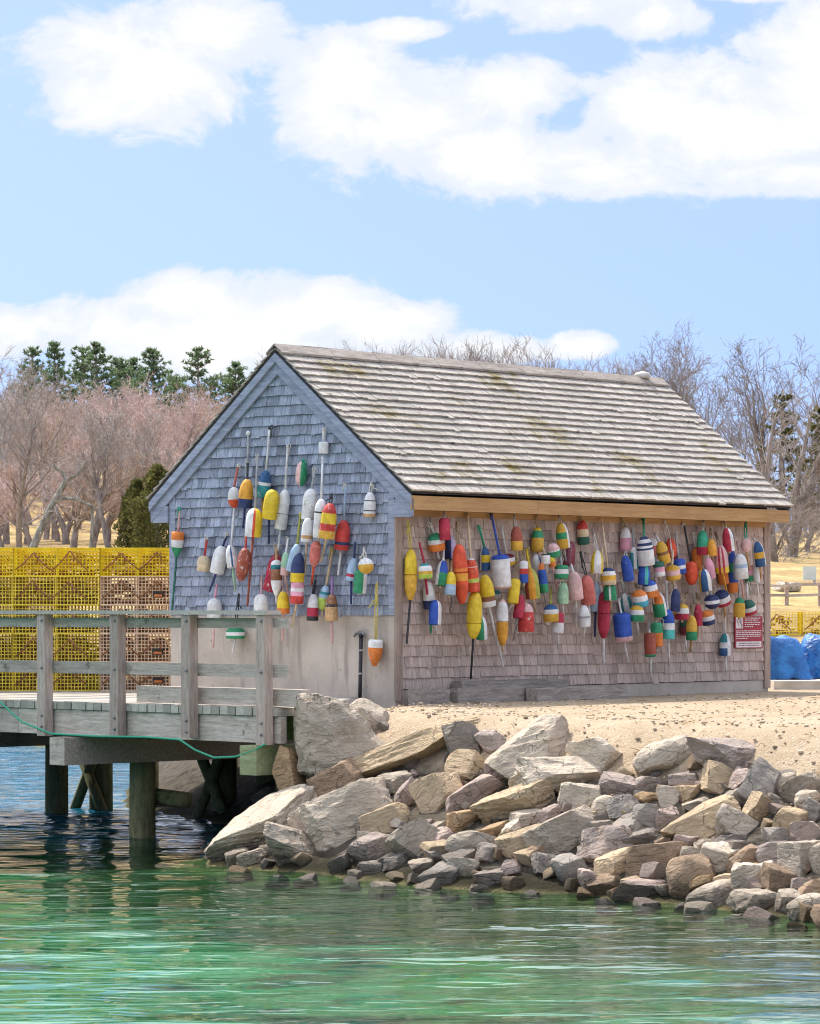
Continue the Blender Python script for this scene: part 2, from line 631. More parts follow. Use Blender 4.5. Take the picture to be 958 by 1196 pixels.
# ------------------------------------------------------------------ the shack
PX, PY = -.1755, 41.5
TH = R(49)
BX = Vector((math.cos(TH), math.sin(TH), 0))          # along the sunny-side wall, away from us
AY = Vector((-math.sin(TH), math.cos(TH), 0))         # along the gable, to the left
WG, LW = 3.94, 8.04
OE, OR = .33, .10                                     # eave and rake overhang
ZE, ZR = 2.63, 4.50                                   # roof edge and ridge above the ground
P0 = Vector((PX, PY, LAND))
shack = empty('shingled_shack', P0, TH, 'weathered shingled waterfront shack with its walls hung with lobster buoys', 'shack')
tanp = (ZR - ZE) / (WG / 2 + OE)
PITCH = math.atan(tanp)


def roof_z(y):
    return ZR - abs(y - WG / 2) * tanp


def shingle_wall(mb, kind, z0, top_fn, u0, u1, exp, r):
    """courses of shingles; kind 'g' = gable (x = 0), 's' = side wall (y = 0)"""
    z = z0
    k = 0
    while z < 4.6:
        u = u0 - r.uniform(0, .12)
        hgt = exp + .03
        while u < u1:
            w = r.choice((.07, .085, .10, .12, .14, .17)) * r.uniform(.85, 1.1)
            a, bb = max(u0, u), min(u1, u + w - .005)
            u += w
            if bb - a < .02:
                continue
            zb = z + r.gauss(0, .0022) - (.02 if r.random() < .03 else 0)
            ta, tb = min(z + hgt, top_fn(a)), min(z + hgt, top_fn(bb))
            if ta < zb + .01 or tb < zb + .01:
                continue
            o = (.034 if kind == 'g' else .025) + r.uniform(-.004, .004)
            oi = .003
            tint = min(1, max(0, r.gauss(.5, .24)))
            tw = r.gauss(0, .002)
            q = [(a, zb + tw, .006), (bb, zb - tw, .006), (bb, zb - tw, o), (a, zb + tw, o), (a, ta, 0), (bb, tb, 0), (bb, tb, oi), (a, ta, oi)]
            if kind == 'g':
                p = [(-d, uu, zz) for (uu, zz, d) in q]
                p = [p[1], p[0], p[3], p[2], p[5], p[4], p[7], p[6]]
            else:
                p = [(uu, -d, zz) for (uu, zz, d) in q]
            # order: bottom ring, top ring
            mb.hexa(p, 0, tint)
        z += exp
        k += 1


r = random.Random(11)
CZ = 1.09                      # top of the concrete on the gable
core = MB()
for (lo, hi) in (((.003, .003, CZ - .03), (LW - .003, WG - .003, 2.60)),):
    core.box(lo, hi)
core.add([(.004, .0, 2.60), (.004, WG, 2.60), (.004, WG / 2, roof_z(WG / 2) - .07), (LW - .004, .0, 2.60), (LW - .004, WG, 2.60), (LW - .004, WG / 2, roof_z(WG / 2) - .07)],
         [(0, 2, 1), (3, 4, 5), (0, 3, 5, 2), (1, 2, 5, 4)])
core.build('wall_boarding', M['dark'], shack)
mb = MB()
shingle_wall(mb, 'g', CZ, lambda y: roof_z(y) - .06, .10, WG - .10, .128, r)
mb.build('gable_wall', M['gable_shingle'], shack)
mb = MB()
shingle_wall(mb, 's', .17, lambda x: 2.53, .10, LW - .13, .1355, r)
mb.build('side_wall', M['side_shingle'], shack)
mb = MB()
mb.box((-.012, -.004, -.55), (LW * .0 + .16, WG + .004, CZ))          # gable foundation wall
mb.box((.165, -.006, -1.2), (LW, .2, .16))
mb.box((LW - .2, .205, -.6), (LW + .003, WG, 2.5))
mb.box((.165, WG - .2, -.55), (LW - .205, WG + .004, 2.5))
mb.build('foundation', M['concrete'], shack)
mb = MB()
mb.box((-.03, .004, CZ + .002), (-.001, .098, 2.80), 0, .45)
mb.build('corner_board', M['trim_grey'], shack)
mb = MB()
mb.box((-.03, WG - .098, CZ + .002), (-.001, WG + .012, 2.80), 0, .5)
mb.build('corner_board', M['trim_grey'], shack)
mb = MB()
mb.box((-.03, -.03, .02), (.098, .002, 2.5), 0, .45)
mb.build('corner_board', M['trim_brown'], shack)
mb = MB()
mb.box((LW - .125, -.032, .05), (LW + .02, .002, 2.5), 0, .6)
mb.build('corner_board', M['trim_brown'], shack)
# roof deck
mb = MB()
th = .032
ye, yl = -OE, WG + OE
for (ya, yb) in ((ye, WG / 2), (yl, WG / 2)):
    x0, x1 = -OR + .01, LW + OR - .01
    za, zb = ZE, ZR
    q = [(x0, ya, za - th), (x1, ya, za - th), (x1, yb, zb - th), (x0, yb, zb - th), (x0, ya, za), (x1, ya, za), (x1, yb, zb), (x0, yb, zb)]
    if ya > yb:
        q = [q[1], q[0], q[3], q[2], q[5], q[4], q[7], q[6]]
    mb.hexa(q)
mb.build('roof_deck', M['dark'], shack)
# roof shingles
nc = 20
slope = (WG / 2 + OE) / math.cos(PITCH)
ex = slope / nc
for side in (0, 1):
    mb = MB()
    for k in range(nc):
        s0 = k * ex - (.03 if k == 0 else 0)
        s1 = min(slope, (k + 1) * ex + .05)
        x = -OR - r.uniform(0, .1)
        while x < LW + OR:
            w = r.choice((.09, .11, .13, .15, .18)) * r.uniform(.9, 1.1) * (1 if side == 0 else 2.5)
            a, bb = max(x, -OR - .01), min(x + w - .006, LW + OR + .01)
            x += w
            if bb - a < .02:
                continue
            j = r.gauss(0, .004) - (.03 if r.random() < .012 else 0)
            o0 = .042 + r.uniform(-.002, .004)
            t = min(1, max(0, r.gauss(.5, .22)))
            q = []
            for (ss, oo) in ((s0 + j, .019), (s0 + j, o0), (s1, .001), (s1, .006)):
                y = -OE + ss * math.cos(PITCH) - oo * math.sin(PITCH)
                z = ZE + ss * math.sin(PITCH) + oo * math.cos(PITCH)
                q.append((WG - y if side else y, z))
            p = [(a, *q[0]), (bb, *q[0]), (bb, *q[2]), (a, *q[2]), (a, *q[1]), (bb, *q[1]), (bb, *q[3]), (a, *q[3])]
            if side:
                p = [p[1], p[0], p[3], p[2], p[5], p[4], p[7], p[6]]
            mb.hexa(p, 0, t)
    mb.build('roof_slope', M['roof_shingle'], shack)
# ridge boards
mb = MB()
for sg in (-1, 1):
    x = -OR - .02
    while x < LW + OR:
        x2 = min(LW + OR + .02, x + r.uniform(.35, .55))
        o = r.uniform(0, .008)
        y0, z0 = WG / 2, ZR + .062 + o
        y1, z1 = WG / 2 + sg * .14, z0 - .14 * tanp
        p = [(x, y0, z0 - .025), (x2, y0, z0 - .025), (x2, y1, z1 - .025), (x, y1, z1 - .025), (x, y0, z0), (x2, y0, z0), (x2, y1, z1), (x, y1, z1)]
        if sg < 0:
            p = [p[1], p[0], p[3], p[2], p[5], p[4], p[7], p[6]]
        mb.hexa(p, 0, r.uniform(.2, .6))
        x = x2 + .004
mb.build('ridge_cap', M['old_timber'], shack)
mb = MB()
prof = [(0, .11), (.05, .12), (.08, .10), (.10, .03)]
mb.tube([(LW - .35, WG / 2, ZR + .03 + z) for z, _ in prof], [rr for _, rr in prof], 12)
mb.build('vent_cap', plain('pale_metal', (.6, .57, .52), .6), shack)
# eave fascia and soffit on the side wall: raw tan boards
mb = MB()
xj = LW * .30
yf = -OE + .03
for (xa, xb, t) in ((-OR + .03, xj - .003, .62), (xj + .003, LW + OR - .03, .5)):
    mb.box((xa, yf - .025, ZE - .235), (xb, yf, ZE - .058), 0, t)
mb.build('fascia', M['trim_tan'], shack)
mb = MB()
mb.box((-OR + .05, yf + .003, ZE - .225), (LW + OR - .05, -.033, ZE - .20), 0, .5)
mb.box((.1, -.05, ZE - .30), (LW - .13, -.026, ZE - .228), 0, .35)
mb.build('soffit', M['trim_tan'], shack)
mb = MB()
mb.box((-OR + .03, WG + OE - .03, ZE - .235), (LW + OR - .03, WG + OE - .005, ZE - .058), 0, .5)
mb.build('fascia', M['trim_grey'], shack)


def rake(x0, x1, off, wdt, tint, nm='rake_board'):
    for sg in (-1, 1):
        mbr = MB()
        yo = WG / 2 + sg * (WG / 2 + OE - .005)
        zt = -off
        ya = WG / 2
        p = []
        for zz in (-off - wdt, -off):
            for (xx, yy) in ((x0, yo), (x1, yo), (x1, ya), (x0, ya)):
                p.append((xx, yy, roof_z(yy) + zz))
        if sg > 0:
            p = [p[1], p[0], p[3], p[2], p[5], p[4], p[7], p[6]]
        mbr.hexa(p, 0, tint + sg * .1)
        mbr.build(nm, M['trim_grey'], shack)


rake(-OR - .004, -OR + .026, .052, .115, .55)
rake(-OR + .035, -.034, .10, .22, .35, 'frieze_board')
rake(LW + OR - .026, LW + OR + .004, .052, .17, .3)
# boxed eave returns
for (ya, yb) in ((-OE + .035, -.005), (WG + .015, WG + OE - .035)):
    mb = MB()
    mb.box((-OR + .04, ya, ZE - .32), (-.036, yb, ZE - .10), 0, .5)
    mb.build('eave_return', M['trim_grey'], shack)

# notice on the side wall
SIDE_N = -AY
GAB_N = -BX


def wall_pt(wall, px, py, off):
    n = SIDE_N if wall == 's' else GAB_N
    return plane_hit(px, py, P0 + n * off, n)


sc_ = wall_pt('s', 874, 738.5, .03)
notice = empty('notice_board', sc_, TH, 'red notice with white text lines and a white panel below', 'sign')
red = plain('sign_red', (.34, .02, .045), .5, .15)
white = plain('sign_white', (.75, .70, .70), .6, .1)
hw, hh = .33, .235
k = 39 / 3900
hw, hh = .335, .225
mb = MB()
mb.box((-hw, -.012, -hh), (hw, .0, hh))
mb.build('panel', red, notice)
mb = MB()
mb.box((-hw + .03, -.0145, -hh + .012), (hw - .03, -.0125, -hh + .095))
mb.build('caption_panel', white, notice)
mb = MB()
mb.box((-hw + .02, -.0145, hh - .17), (-hw + .19, -.0125, hh - .012), 0)
mb.build('picture', white, notice)
mb = MB()
tr_ = random.Random(5)
for i, (xa, zc, xb) in enumerate([(-.10, .20, .29), (-.10, .172, .22), (-.10, .14, .29), (-.10, .11, .27), (-.10, .08, .1),
                                  (-.31, .02, .30), (-.31, -.005, .30), (-.31, -.03, .30), (-.31, -.055, .30), (-.31, -.085, -.02)]):
    x = xa
    while x < xb:
        w = tr_.uniform(.03, .075)
        mb.box((x, -.0145, zc - .006), (min(x + w, xb), -.0125, zc + .006))
        x += w + .014
mb.build('text_lines', white, notice)
mb = MB()
for zc in (-.155, -.185):
    x = -.25
    while x < .25:
        w = tr_.uniform(.03, .07)
        mb.box((x, -.0165, zc - .006), (min(x + w, .25), -.0148, zc + .006))
        x += w + .013
for q in range(6):
    x = -hw + .04 + q * .022
    z = hh - .06 - (q % 3) * .025
    mb.box((x, -.0165, z - .03), (x + .012, -.0148, z + .02))
mb.build('panel_print', plain('sign_ink', (.25, .13, .16), .7), notice)

# ------------------------------------------------------------------ the pier
RX, RY = -1.54, 37.3
DD = Vector((-.70, .714, 0)).normalized()
DN = Vector((DD.y, -DD.x, 0))            # towards the shack
DZ = H - 1.075
dang = math.atan2(-DD.y, -DD.x)          # local x runs to the right along the rail, y away from us
pier = empty('timber_pier', (RX, RY, 0), dang, 'grey weathered timber pier with a railing beside the shack', 'pier')
inv = Matrix.Rotation(-dang, 3, 'Z')


def L(t, n, z):
    """pier coordinates: t metres left of its right-hand end, n metres back from the front face"""
    return (-t, n, z)


def pier_t(px, n=0.0):
    """t of the point of the line n back from the front seen at column px"""
    k = (px - CX) / F
    bx, by = RX + DN.x * n, RY + DN.y * n
    return (k * by - bx) / (DD.x - k * DD.y)


r = random.Random(21)
TL = 15.0
mb = MB()
t = -.12
while t < TL:
    w = .135
    ln = min(4.02, .7 + max(0, t) * 1.2) if t < 6.1 else max(3.3, 5.7 - (t - 6.4) * .75)
    mb.box(L(t + w, -.03 + r.uniform(-.01, .012), DZ - .095), (-t - .006, ln, DZ - r.uniform(0, .006)), 0, r.random())
    t += w + .006
mb.build('deck_planks', M['plank'], pier)
mb = MB()
for (ta, tb) in ((-.14, 4.6), (4.61, 10.2), (10.21, TL)):
    mb.box(L(tb, .0, DZ - .40), (-ta, .09, DZ - .10), 0, r.random())
mb.build('fascia_beam', M['dock_wood'], pier)
mb = MB()
for nn_ in (1.2, 2.4, 3.2, 4.2, 5.1):
    mb.box(L(TL if nn_ < 3.3 else (8.2 if nn_ < 4.5 else 7.0), nn_, DZ - .42), (-(nn_ * .8 if nn_ < 3.9 else 6.3), nn_ + .12, DZ - .10), 0, r.random())
mb.build('stringer', M['pile'], pier)
posts_px = (316.5, 229, 145, 60)
for px in posts_px + (None, None, None):
    t = pier_t(px) if px else t + 1.85
    mb = MB()
    mb.box(L(t + .075, -.16, DZ - .40 + r.uniform(-.02, .05)), (-t + .075, -.035, DZ + 1.035), 0, r.random())
    p_ = mb.build('rail_post', M['dock_post'], pier)
    for zz in (DZ - .3, DZ - .17, DZ + .4, DZ + .97):
        mb = MB()
        mb.tube([(-t + .02, -.158, zz), (-t + .02, -.175, zz)], .017, 8)
        mb.build('bolt', M['metal'], p_)
for (z0, z1, ta) in ((.885, 1.0, -.30), (.335, .48, -.30)):
    mb = MB()
    for (a_, b_) in ((ta, 2.62), (2.63, 6.6), (6.61, TL)):
        mb.box(L(b_, -.03, DZ + z0), (-a_, .015, DZ + z1), 0, r.random())
    mb.build('rail', M['dock_wood'], pier)
mb = MB()
for (a_, b_) in ((-.10, 2.0), (2.008, 5.8), (5.808, TL)):
    mb.box(L(b_, -.185, DZ + 1.04), (-a_, .04, DZ + 1.085), 0, r.uniform(.5, 1))
mb.build('cap_rail', M['plank'], pier)
mb = MB()
mb.box(L(pier_t(165, .1), .03, DZ + .012), (.42, .20, DZ + .205), 0, .6)
mb.build('bull_rail', M['dock_wood'], pier)
# cap beams, piles and braces below
for (t, ln, mm) in ((pier_t(82), 3.95, 'dock_wood'), (.18, .75, 'greenish'), (8.4, 4.0, 'dock_wood'), (12.6, 3.2, 'dock_wood')):
    mb = MB()
    z1 = DZ - .425
    mb.box(L(t + .14, -.20, z1 - .33), (-t + .14, ln, z1), 0, .5)
    mb.build('cap_beam', M[mm], pier)


def pile(t, n, rr=.165, top=None):
    mbp = MB()
    mbp.tube([L(t, n, -3), L(t, n, -.5), L(t, n, .3), L(t, n, top or DZ - .76)], [rr * 1.05, rr, rr * .97, rr * .95], 14, 0, r.random())
    mbp.build('pile', M['pile'], pier)


tc = pier_t(82)
pile(tc, 1.12)
pile(tc + .1, 3.6)
pile(6.7, 5.2)
pile(8.4, .9)
pile(8.4, 3.6)
pile(12.6, 1)
for (px, n) in ((118, 4.4), (262, 4.2)):
    t = pier_t(px, n)
    pile(t, n, .17, DZ - .43)
    pile(t - .35, n + .5, .2, DZ - .43)
    for q in (-1, 1):
        mb = MB()
        mb.tube([L(t + .42 * q, n - .25, DZ - .45), L(t - .30 * q, n - .22, .0), L(t - .5 * q, n - .2, -.6)], .075, 8)
        mb.build('brace', M['pile'], pier)
mb = MB()
mb.tube([L(tc + .35, 1.36, .50), L(tc - .55, 1.36, .46)], .10, 10)
mb.build('brace', M['pile'], pier)
mb = MB()
mb.bar(L(tc - .1, 4.4, DZ - .6), L(tc - 1.6, 4.4, -.2), .2, .2)
mb.build('brace', M['pile'], pier)
mb = MB()
mb.bar(L(3.1, 2.6, -.25), L(.9, 1.5, .72), .22, .22)
mb.build('batter_log', M['pile'], pier)

# green mooring rope sagging along the pier
mb = MB()
pts = []
ctrl = [(-60, 800), (0, 820), (25, 843), (60, 857), (110, 860), (170, 861), (210, 864), (228, 876), (250, 885), (275, 884), (298, 876), (312, 868)]
for i in range(len(ctrl) - 1):
    for q in range(6):
        u = q / 6
        u = u + .0
        c = ctrl[i][0] * (1 - u) + ctrl[i + 1][0] * u
        y = ctrl[i][1] * (1 - u) + ctrl[i + 1][1] * u
        t = pier_t(c, -.19)
        wv_ = Vector((RX, RY, 0)) + DD * t - DN * .19
        pts.append(pt(c, y, wv_.y))
mb.tube(pts, .0125, 6)
tag(mb.build('mooring_rope', M['rope_g']), 'green mooring rope sagging along the front of the pier', 'rope')

# ------------------------------------------------------------------ old timbers lying along the side wall
for (xa, xb, y0, z0, w, hh_, lab) in (
        (.05, .62, -.36, 0, .2, .19, 'short dark timber block lying by the corner of the shack'),
        (.72, 2.45, -.40, .0, .19, .19, 'long grey timber on the sand against the side wall, nearest the corner'),
        (2.0, 3.9, -.66, .0, .2, .17, 'weathered split timber lying farthest right along the side wall'),
        (1.0, 3.2, -.235, .16, .17, .11, 'thin plank resting on the timbers along the side wall')):
    base = P0 + BX * xa + AY * y0
    lo = MB()
    nseg = 8
    rr_ = random.Random(xa)
    for q in range(nseg):
        pass
    ptsx = [xa + (xb - xa) * q / nseg for q in range(nseg + 1)]
    vs, fcs = [], []
    for x in ptsx:
        for (yy, zz) in ((0, 0), (w, 0), (w, hh_), (0, hh_)):
            vs.append((x - xa, yy + rr_.uniform(-.012, .012), zz + rr_.uniform(-.012, .012) - .015))
    for q in range(nseg):
        for e in range(4):
            fcs.append((q * 4 + e, q * 4 + (e + 1) % 4, q * 4 + 4 + (e + 1) % 4, q * 4 + 4 + e))
    fcs += [(0, 1, 2, 3)[::-1], tuple(nseg * 4 + e for e in range(4))]
    lo.add([(v[0], v[1], v[2]) for v in vs], [f[::-1] for f in fcs], 0, rr_.random())
    o = lo.build('old_timber', M['old_timber'])
    o.location = base + Vector((0, 0, z0))
    o.rotation_euler = (0, 0, TH + rr_.uniform(-.02, .02))
    tag(o, lab, 'timber', 'timbers along the side wall')

# black pole leaning on the concrete
pp = wall_pt('g', 420, 818, .10)
pole = empty('black_pole', (pp.x, pp.y, LAND), TH, 'black pole with a hooked top standing against the concrete wall', 'pole')
mb = MB()
mb.tube([(0, 0, -.2), (.03, 0, .82)], .024, 8)
mb.tube([(.03, 0, .82), (.03, 0, .86)], .034, 8)
mb.build('shaft', plain('black_iron', (.02, .02, .025), .5, .3), pole)
mb = MB()
mb.tube([(.03, .10, .845), (.03, .03, .88), (.03, -.03, .87), (.03, -.06, .84)], .017, 6)
mb.tube([(.03, .10, .845), (.03, .12, .82)], .015, 6)
mb.build('hook', M['metal'], pole)
mb = MB()
for zz in (.35, .64):
    mb.tube([(.012 + zz * .02, 0, zz), (.0125 + zz * .02, 0, zz + .02)], .03, 8)
mb.build('band', plain('pale_band', (.5, .48, .45), .6), pole)
# ------------------------------------------------------------------ lobster buoys
PAL = {
    'or': ('orange', (.78, .22, .03)), 'am': ('amber', (.80, .36, .03)), 'ye': ('yellow', (.82, .56, .02)), 'go': ('golden', (.74, .42, .04)),
    'wh': ('white', (.84, .82, .80)), 'cr': ('cream', (.74, .58, .38)), 'pk': ('pale_pink', (.74, .46, .44)), 'pi': ('pink', (.78, .36, .47)),
    'rd': ('red', (.60, .045, .035)), 'ro': ('orange_red', (.74, .085, .025)), 'cm': ('crimson', (.46, .018, .055)), 'br': ('brick', (.36, .075, .04)),
    'sa': ('salmon', (.62, .15, .12)), 'mr': ('maroon', (.24, .03, .05)), 'pl': ('plum', (.27, .075, .12)), 'bn': ('brown', (.27, .11, .045)),
    'nv': ('navy', (.018, .035, .13)), 'bl': ('blue', (.02, .09, .46)), 'db': ('deep_blue', (.02, .10, .26)), 'lb': ('light_blue', (.40, .55, .72)), 'cy': ('cyan', (.06, .42, .58)),
    'tl': ('teal', (.03, .27, .30)), 'tq': ('turquoise', (.08, .52, .48)), 'gr': ('green', (.02, .28, .12)), 'dg': ('dark_green', (.015, .12, .085)),
    'jd': ('jade', (.03, .38, .22)), 'li': ('lime', (.52, .68, .10)), 'mi': ('mint', (.38, .60, .38)), 'bk': ('black', (.02, .02, .025)),
    'gy': ('grey', (.42, .42, .43)), 'li2': ('lilac', (.55, .46, .66)), 'ol': ('olive', (.40, .40, .06)), 'tn': ('tan', (.60, .36, .16)), 'pu': ('purple', (.45, .25, .55))}
PM = {}


def paint(code, worn=False):
    key = code + ('*' if worn else '')
    if key in PM:
        return PM[key]
    nm, c = PAL[code]
    m, N, b = new_mat('paint_' + nm + ('_worn' if worn else ''))
    co = N.coord('Object')
    rd = N.new('ShaderNodeObjectInfo').outputs['Random']
    ofs = N.new('ShaderNodeCombineXYZ')
    N.put(ofs.inputs[0], N.math('MULTIPLY', rd, 50))
    N.put(ofs.inputs[2], N.math('MULTIPLY', rd, 23))
    v = N.vmath('ADD', co, ofs.outputs[0])
    n = N.noise(v, 9, 5, .65)
    d = N.noise(N.scale(v, (1, 1, .6)), 26, 6, .72)
    sx = N.noise(N.scale(v, (1, 1, .22)), 30, 3, .6)
    base = N.mix(N.ramp(n, .35, .7), tuple(x * .74 for x in c), tuple(min(.86, x * 1.08 + .02) for x in c))
    chip = (.66, .62, .57) if code not in ('wh', 'cr', 'pk', 'lb', 'mi') else (.42, .33, .24)
    lo = .645 if not worn else .58
    base = N.mix(N.math('MULTIPLY', N.ramp(d, lo, lo + .05), .8), base, chip)
    base = N.mix(N.math('MULTIPLY', N.ramp(sx, .58, .74), .5), base, tuple(x * .35 + .01 for x in c))
    N.put(b.inputs['Base Color'], base)
    b.inputs['Roughness'].default_value = .66
    N.put(b.inputs['Normal'], N.bump(d, .35, .008))
    PM[key] = m
    return m


SHAPES = {
    'bullet': [(0, .30), (.04, .48), (.12, .68), (.24, .86), (.38, .96), (.55, 1), (.97, 1), (1, .94)],
    'dome': [(0, .25), (.03, .50), (.10, .74), (.2, .91), (.34, 1), (.96, 1), (1, .92)],
    'spindle': [(0, .35), (.05, .62), (.13, .84), (.25, .97), (.4, 1), (.62, 1), (.78, .92), (.9, .68), (.97, .45), (1, .3)],
    'cyl': [(0, .5), (.03, .8), (.08, .95), (.14, 1), (.94, 1), (.98, .96), (1, .85)],
    'disk': [(0, .35), (.07, .62), (.2, .88), (.38, 1), (.62, 1), (.8, .86), (.93, .6), (1, .35)],
    'mush': [(0, .3), (.08, .62), (.22, .88), (.4, 1), (.93, 1), (1, .9)],
    'cone': [(0, .8), (.04, .98), (.12, 1), (.5, .96), (.75, .72), (.92, .4), (1, .25)],
    'ball': [(0, .25), (.05, .5), (.15, .76), (.3, .94), (.5, 1), (.7, .94), (.85, .74), (.95, .48), (1, .25)],
    'spar': [(0, .3), (.05, .6), (.15, .88), (.28, 1), (.98, 1), (1, .9)]}


def rad_at(shape, f):
    for (f0, r0), (f1, r1) in zip(shape, shape[1:]):
        if f <= f1:
            return r0 + (r1 - r0) * (f - f0) / max(1e-6, f1 - f0)
    return shape[-1][1]


PLACED = []
NSEG = 20
brnd = random.Random(99)


def seg_dist(p1, p2, p3, p4):
    best = 1e9
    for i in range(7):
        a = p1.lerp(p2, i / 6)
        for j in range(7):
            best = min(best, (a - p3.lerp(p4, j / 6)).length)
    return best


def buoy(wall, spec, label, up=None, dn=None, ov=None, worn=False, lay=None, gap=None, rope=None, group=None):
    """spec: 'tx ty bx by width shape band.frac band.frac ...' in photo pixels; up/dn = (x, y, colour code or rope colour)"""
    p = spec.split()
    tx, ty, bx, by, w = map(float, p[:5])
    w *= 1.02
    hs = (int(tx * 7 + ty * 13)) % 10
    if up is False and ty > 640 and hs < 6:
        up = (tx + (tx - bx) * .4 + (hs - 3) * 1.2, ty - 11 - hs * 2.2, ('cr', 'wh', 'gy', 'tn', 'wh', 'cr')[hs])
    if dn is None and hs > 4:
        dn = (bx + (bx - tx) * .3 + (hs - 7) * .8, by + 8 + hs, ('wh', 'cr', 'tn', 'gy', 'wh')[hs - 5])
    shape = SHAPES[p[5]]
    bands = [(q.split('.', 1)[0], float('.' + q.split('.', 1)[1]) if '.' in q else 1.0) for q in p[6:]]
    n = SIDE_N if wall == 's' else GAB_N
    c0 = wall_pt(wall, (tx + bx) / 2, (ty + by) / 2, .1)
    rad = w / 2 / F * c0.y
    # hang clear of what hangs behind it
    off = rad + .03
    a2, b2 = Vector((tx, ty)), Vector((bx, by))
    if lay is None:
        for (wl, q1, q2, w2, o2, r2) in PLACED:
            if wl == wall and seg_dist(a2, b2, q1, q2) < (w + w2) * .5 * .86:
                off = max(off, min(o2 + (r2 + rad) * .75, .36))
    else:
        off = rad + lay
    PLACED.append((wall, a2, b2, w, off, rad))
    T, B = wall_pt(wall, tx, ty, off), wall_pt(wall, bx, by, off)
    Ln = (T - B).length
    Z = (T - B).normalized()
    X = (-n).cross(Z).normalized() * -1
    X = Z.cross((EYE - (T + B) / 2).normalized()).normalized()
    if X.x < 0:
        X = -X
    Yv = Z.cross(X).normalized()
    mat = Matrix((X, Yv, Z)).transposed()
    C0 = (T + B) / 2
    root = empty('lobster_buoy', C0, 0, label, 'buoy', group or ('buoys hung on the gable wall' if wall == 'g' else 'buoys hung on the side wall'))
    root.rotation_euler = mat.to_euler()
    imat = mat.transposed()

    def loc(v):
        return imat @ (v - C0)
    # body: a lathe with rings at every colour edge
    cuts = [f for f, _ in shape]
    acc_ = 0
    edges = []
    for (c, fr_) in bands[:-1]:
        acc_ += fr_
        edges.append(acc_)
    fs_ = sorted(set(cuts + edges))
    rings = []
    for f in fs_:
        rings.append((f, rad_at(shape, f)))
    if gap:
        rings = [q for q in rings if abs(q[0] - gap) > .012] + [(gap - .012, rad_at(shape, gap)), (gap - .006, rad_at(shape, gap) * .8),
                                                               (gap + .006, rad_at(shape, gap) * .8), (gap + .012, rad_at(shape, gap))]
        rings.sort()
    mats, mi = [], {}

    def mid(code):
        if code not in mi:
            mi[code] = len(mats)
            mats.append(paint(code, worn))
        return mi[code]

    def band_at(f):
        a = 0
        for c, fr_ in bands:
            a += fr_
            if f <= a:
                return c
        return bands[-1][0]
    mb = MB()
    vs, fcs, ms_ = [], [], []
    for (f, rr) in rings:
        for k in range(NSEG):
            an = 2 * math.pi * (k + .5) / NSEG
            dent = 1 + .02 * noise.noise((math.cos(an) * 1.3 + tx, math.sin(an) * 1.3 + ty, f * 4))
            vs.append((math.cos(an) * rr * rad * dent, math.sin(an) * rr * rad * dent, Ln / 2 - f * Ln))
    nr = len(rings)
    for i in range(nr - 1):
        fm = (rings[i][0] + rings[i + 1][0]) / 2
        cb = band_at(fm)
        for k in range(NSEG):
            k2 = (k + 1) % NSEG
            fcs.append((i * NSEG + k, (i + 1) * NSEG + k, (i + 1) * NSEG + k2, i * NSEG + k2))
            cc = cb
            if ov:
                an = 2 * math.pi * (k + 1) / NSEG
                fx = (math.cos(an) + 1) / 2
                for (f0, f1, c_) in ov:
                    if f0 <= fx <= f1:
                        cc = c_
            ms_.append(mid(cc))
    fcs.append(tuple(range(NSEG)))
    ms_.append(mid(bands[0][0]))
    fcs.append(tuple((nr - 1) * NSEG + k for k in range(NSEG - 1, -1, -1)))
    ms_.append(mid(bands[-1][0]))
    mb.add(vs, fcs, ms_, .5, True)
    o = mb.build('body', mats, root)
    o.data.set_sharp_from_angle(angle=R(50))
    # spindle sticks
    if up is None:
        up = (tx + (tx - bx) * .25, ty - 9, 'rope')
    if up:
        ux, uy, uc = up
        e = wall_pt(wall, ux, uy, min(off, .05 + rad * .4))
        a = loc(T) - Vector((0, 0, .02))
        e = loc(e)
        if uc.startswith('rope'):
            rc = {'rope': 'rope_w', 'ropek': 'rope_k', 'ropey': 'rope_y', 'ropet': 'rope_b', 'ropeg': 'rope_g'}[uc]
            mb = MB()
            s_ = Vector((.016, 0, 0))
            m1 = a.lerp(e, .5)
            mb.tube([a - s_ * .5, m1 - s_, e - s_ * .3, e + Vector((0, 0, .012)), e + s_ * .5, m1 + s_, a + s_ * .5], .0085, 5)
            # a knot and a loose end
            kx = brnd.uniform(-1, 1)
            pts_ = [a.lerp(e, .75)]
            for q in range(9):
                pts_.append(pts_[-1] + Vector((kx * brnd.uniform(-.012, .03), -.006, -brnd.uniform(-.012, .035))))
            mb.tube(pts_, .007, 5)
            mb.tube([a.lerp(e, .62), a.lerp(e, .80)], [.017, .017], 6)
            mb.build('hanging_rope', M[rc], root)
        else:
            mb = MB()
            mb.tube([a, a.lerp(e, .96), e], [.0155, .014, .011], 8)
            mb.build('stick', paint(uc), root)
            if rope is not False:
                mb = MB()
                q0 = e
                sc = brnd.uniform(.6, 1.2)
                pl_ = [q0]
                sgn = brnd.choice((-1, 1))
                for (dx, dz) in ((.012, .025), (.03, .03), (.035, .0), (.02, -.035), (.03, -.08), (.02, -.12)):
                    pl_.append(q0 + Vector((dx * sgn * sc, -.012, dz * sc)))
                mb.tube(pl_, .0075, 5)
                mb.tube([q0 + Vector((0, 0, -.03)), q0 + Vector((0, 0, .012))], [.019, .019], 7)
                mb.build('hanging_rope', M[rope or 'rope_w'], root)
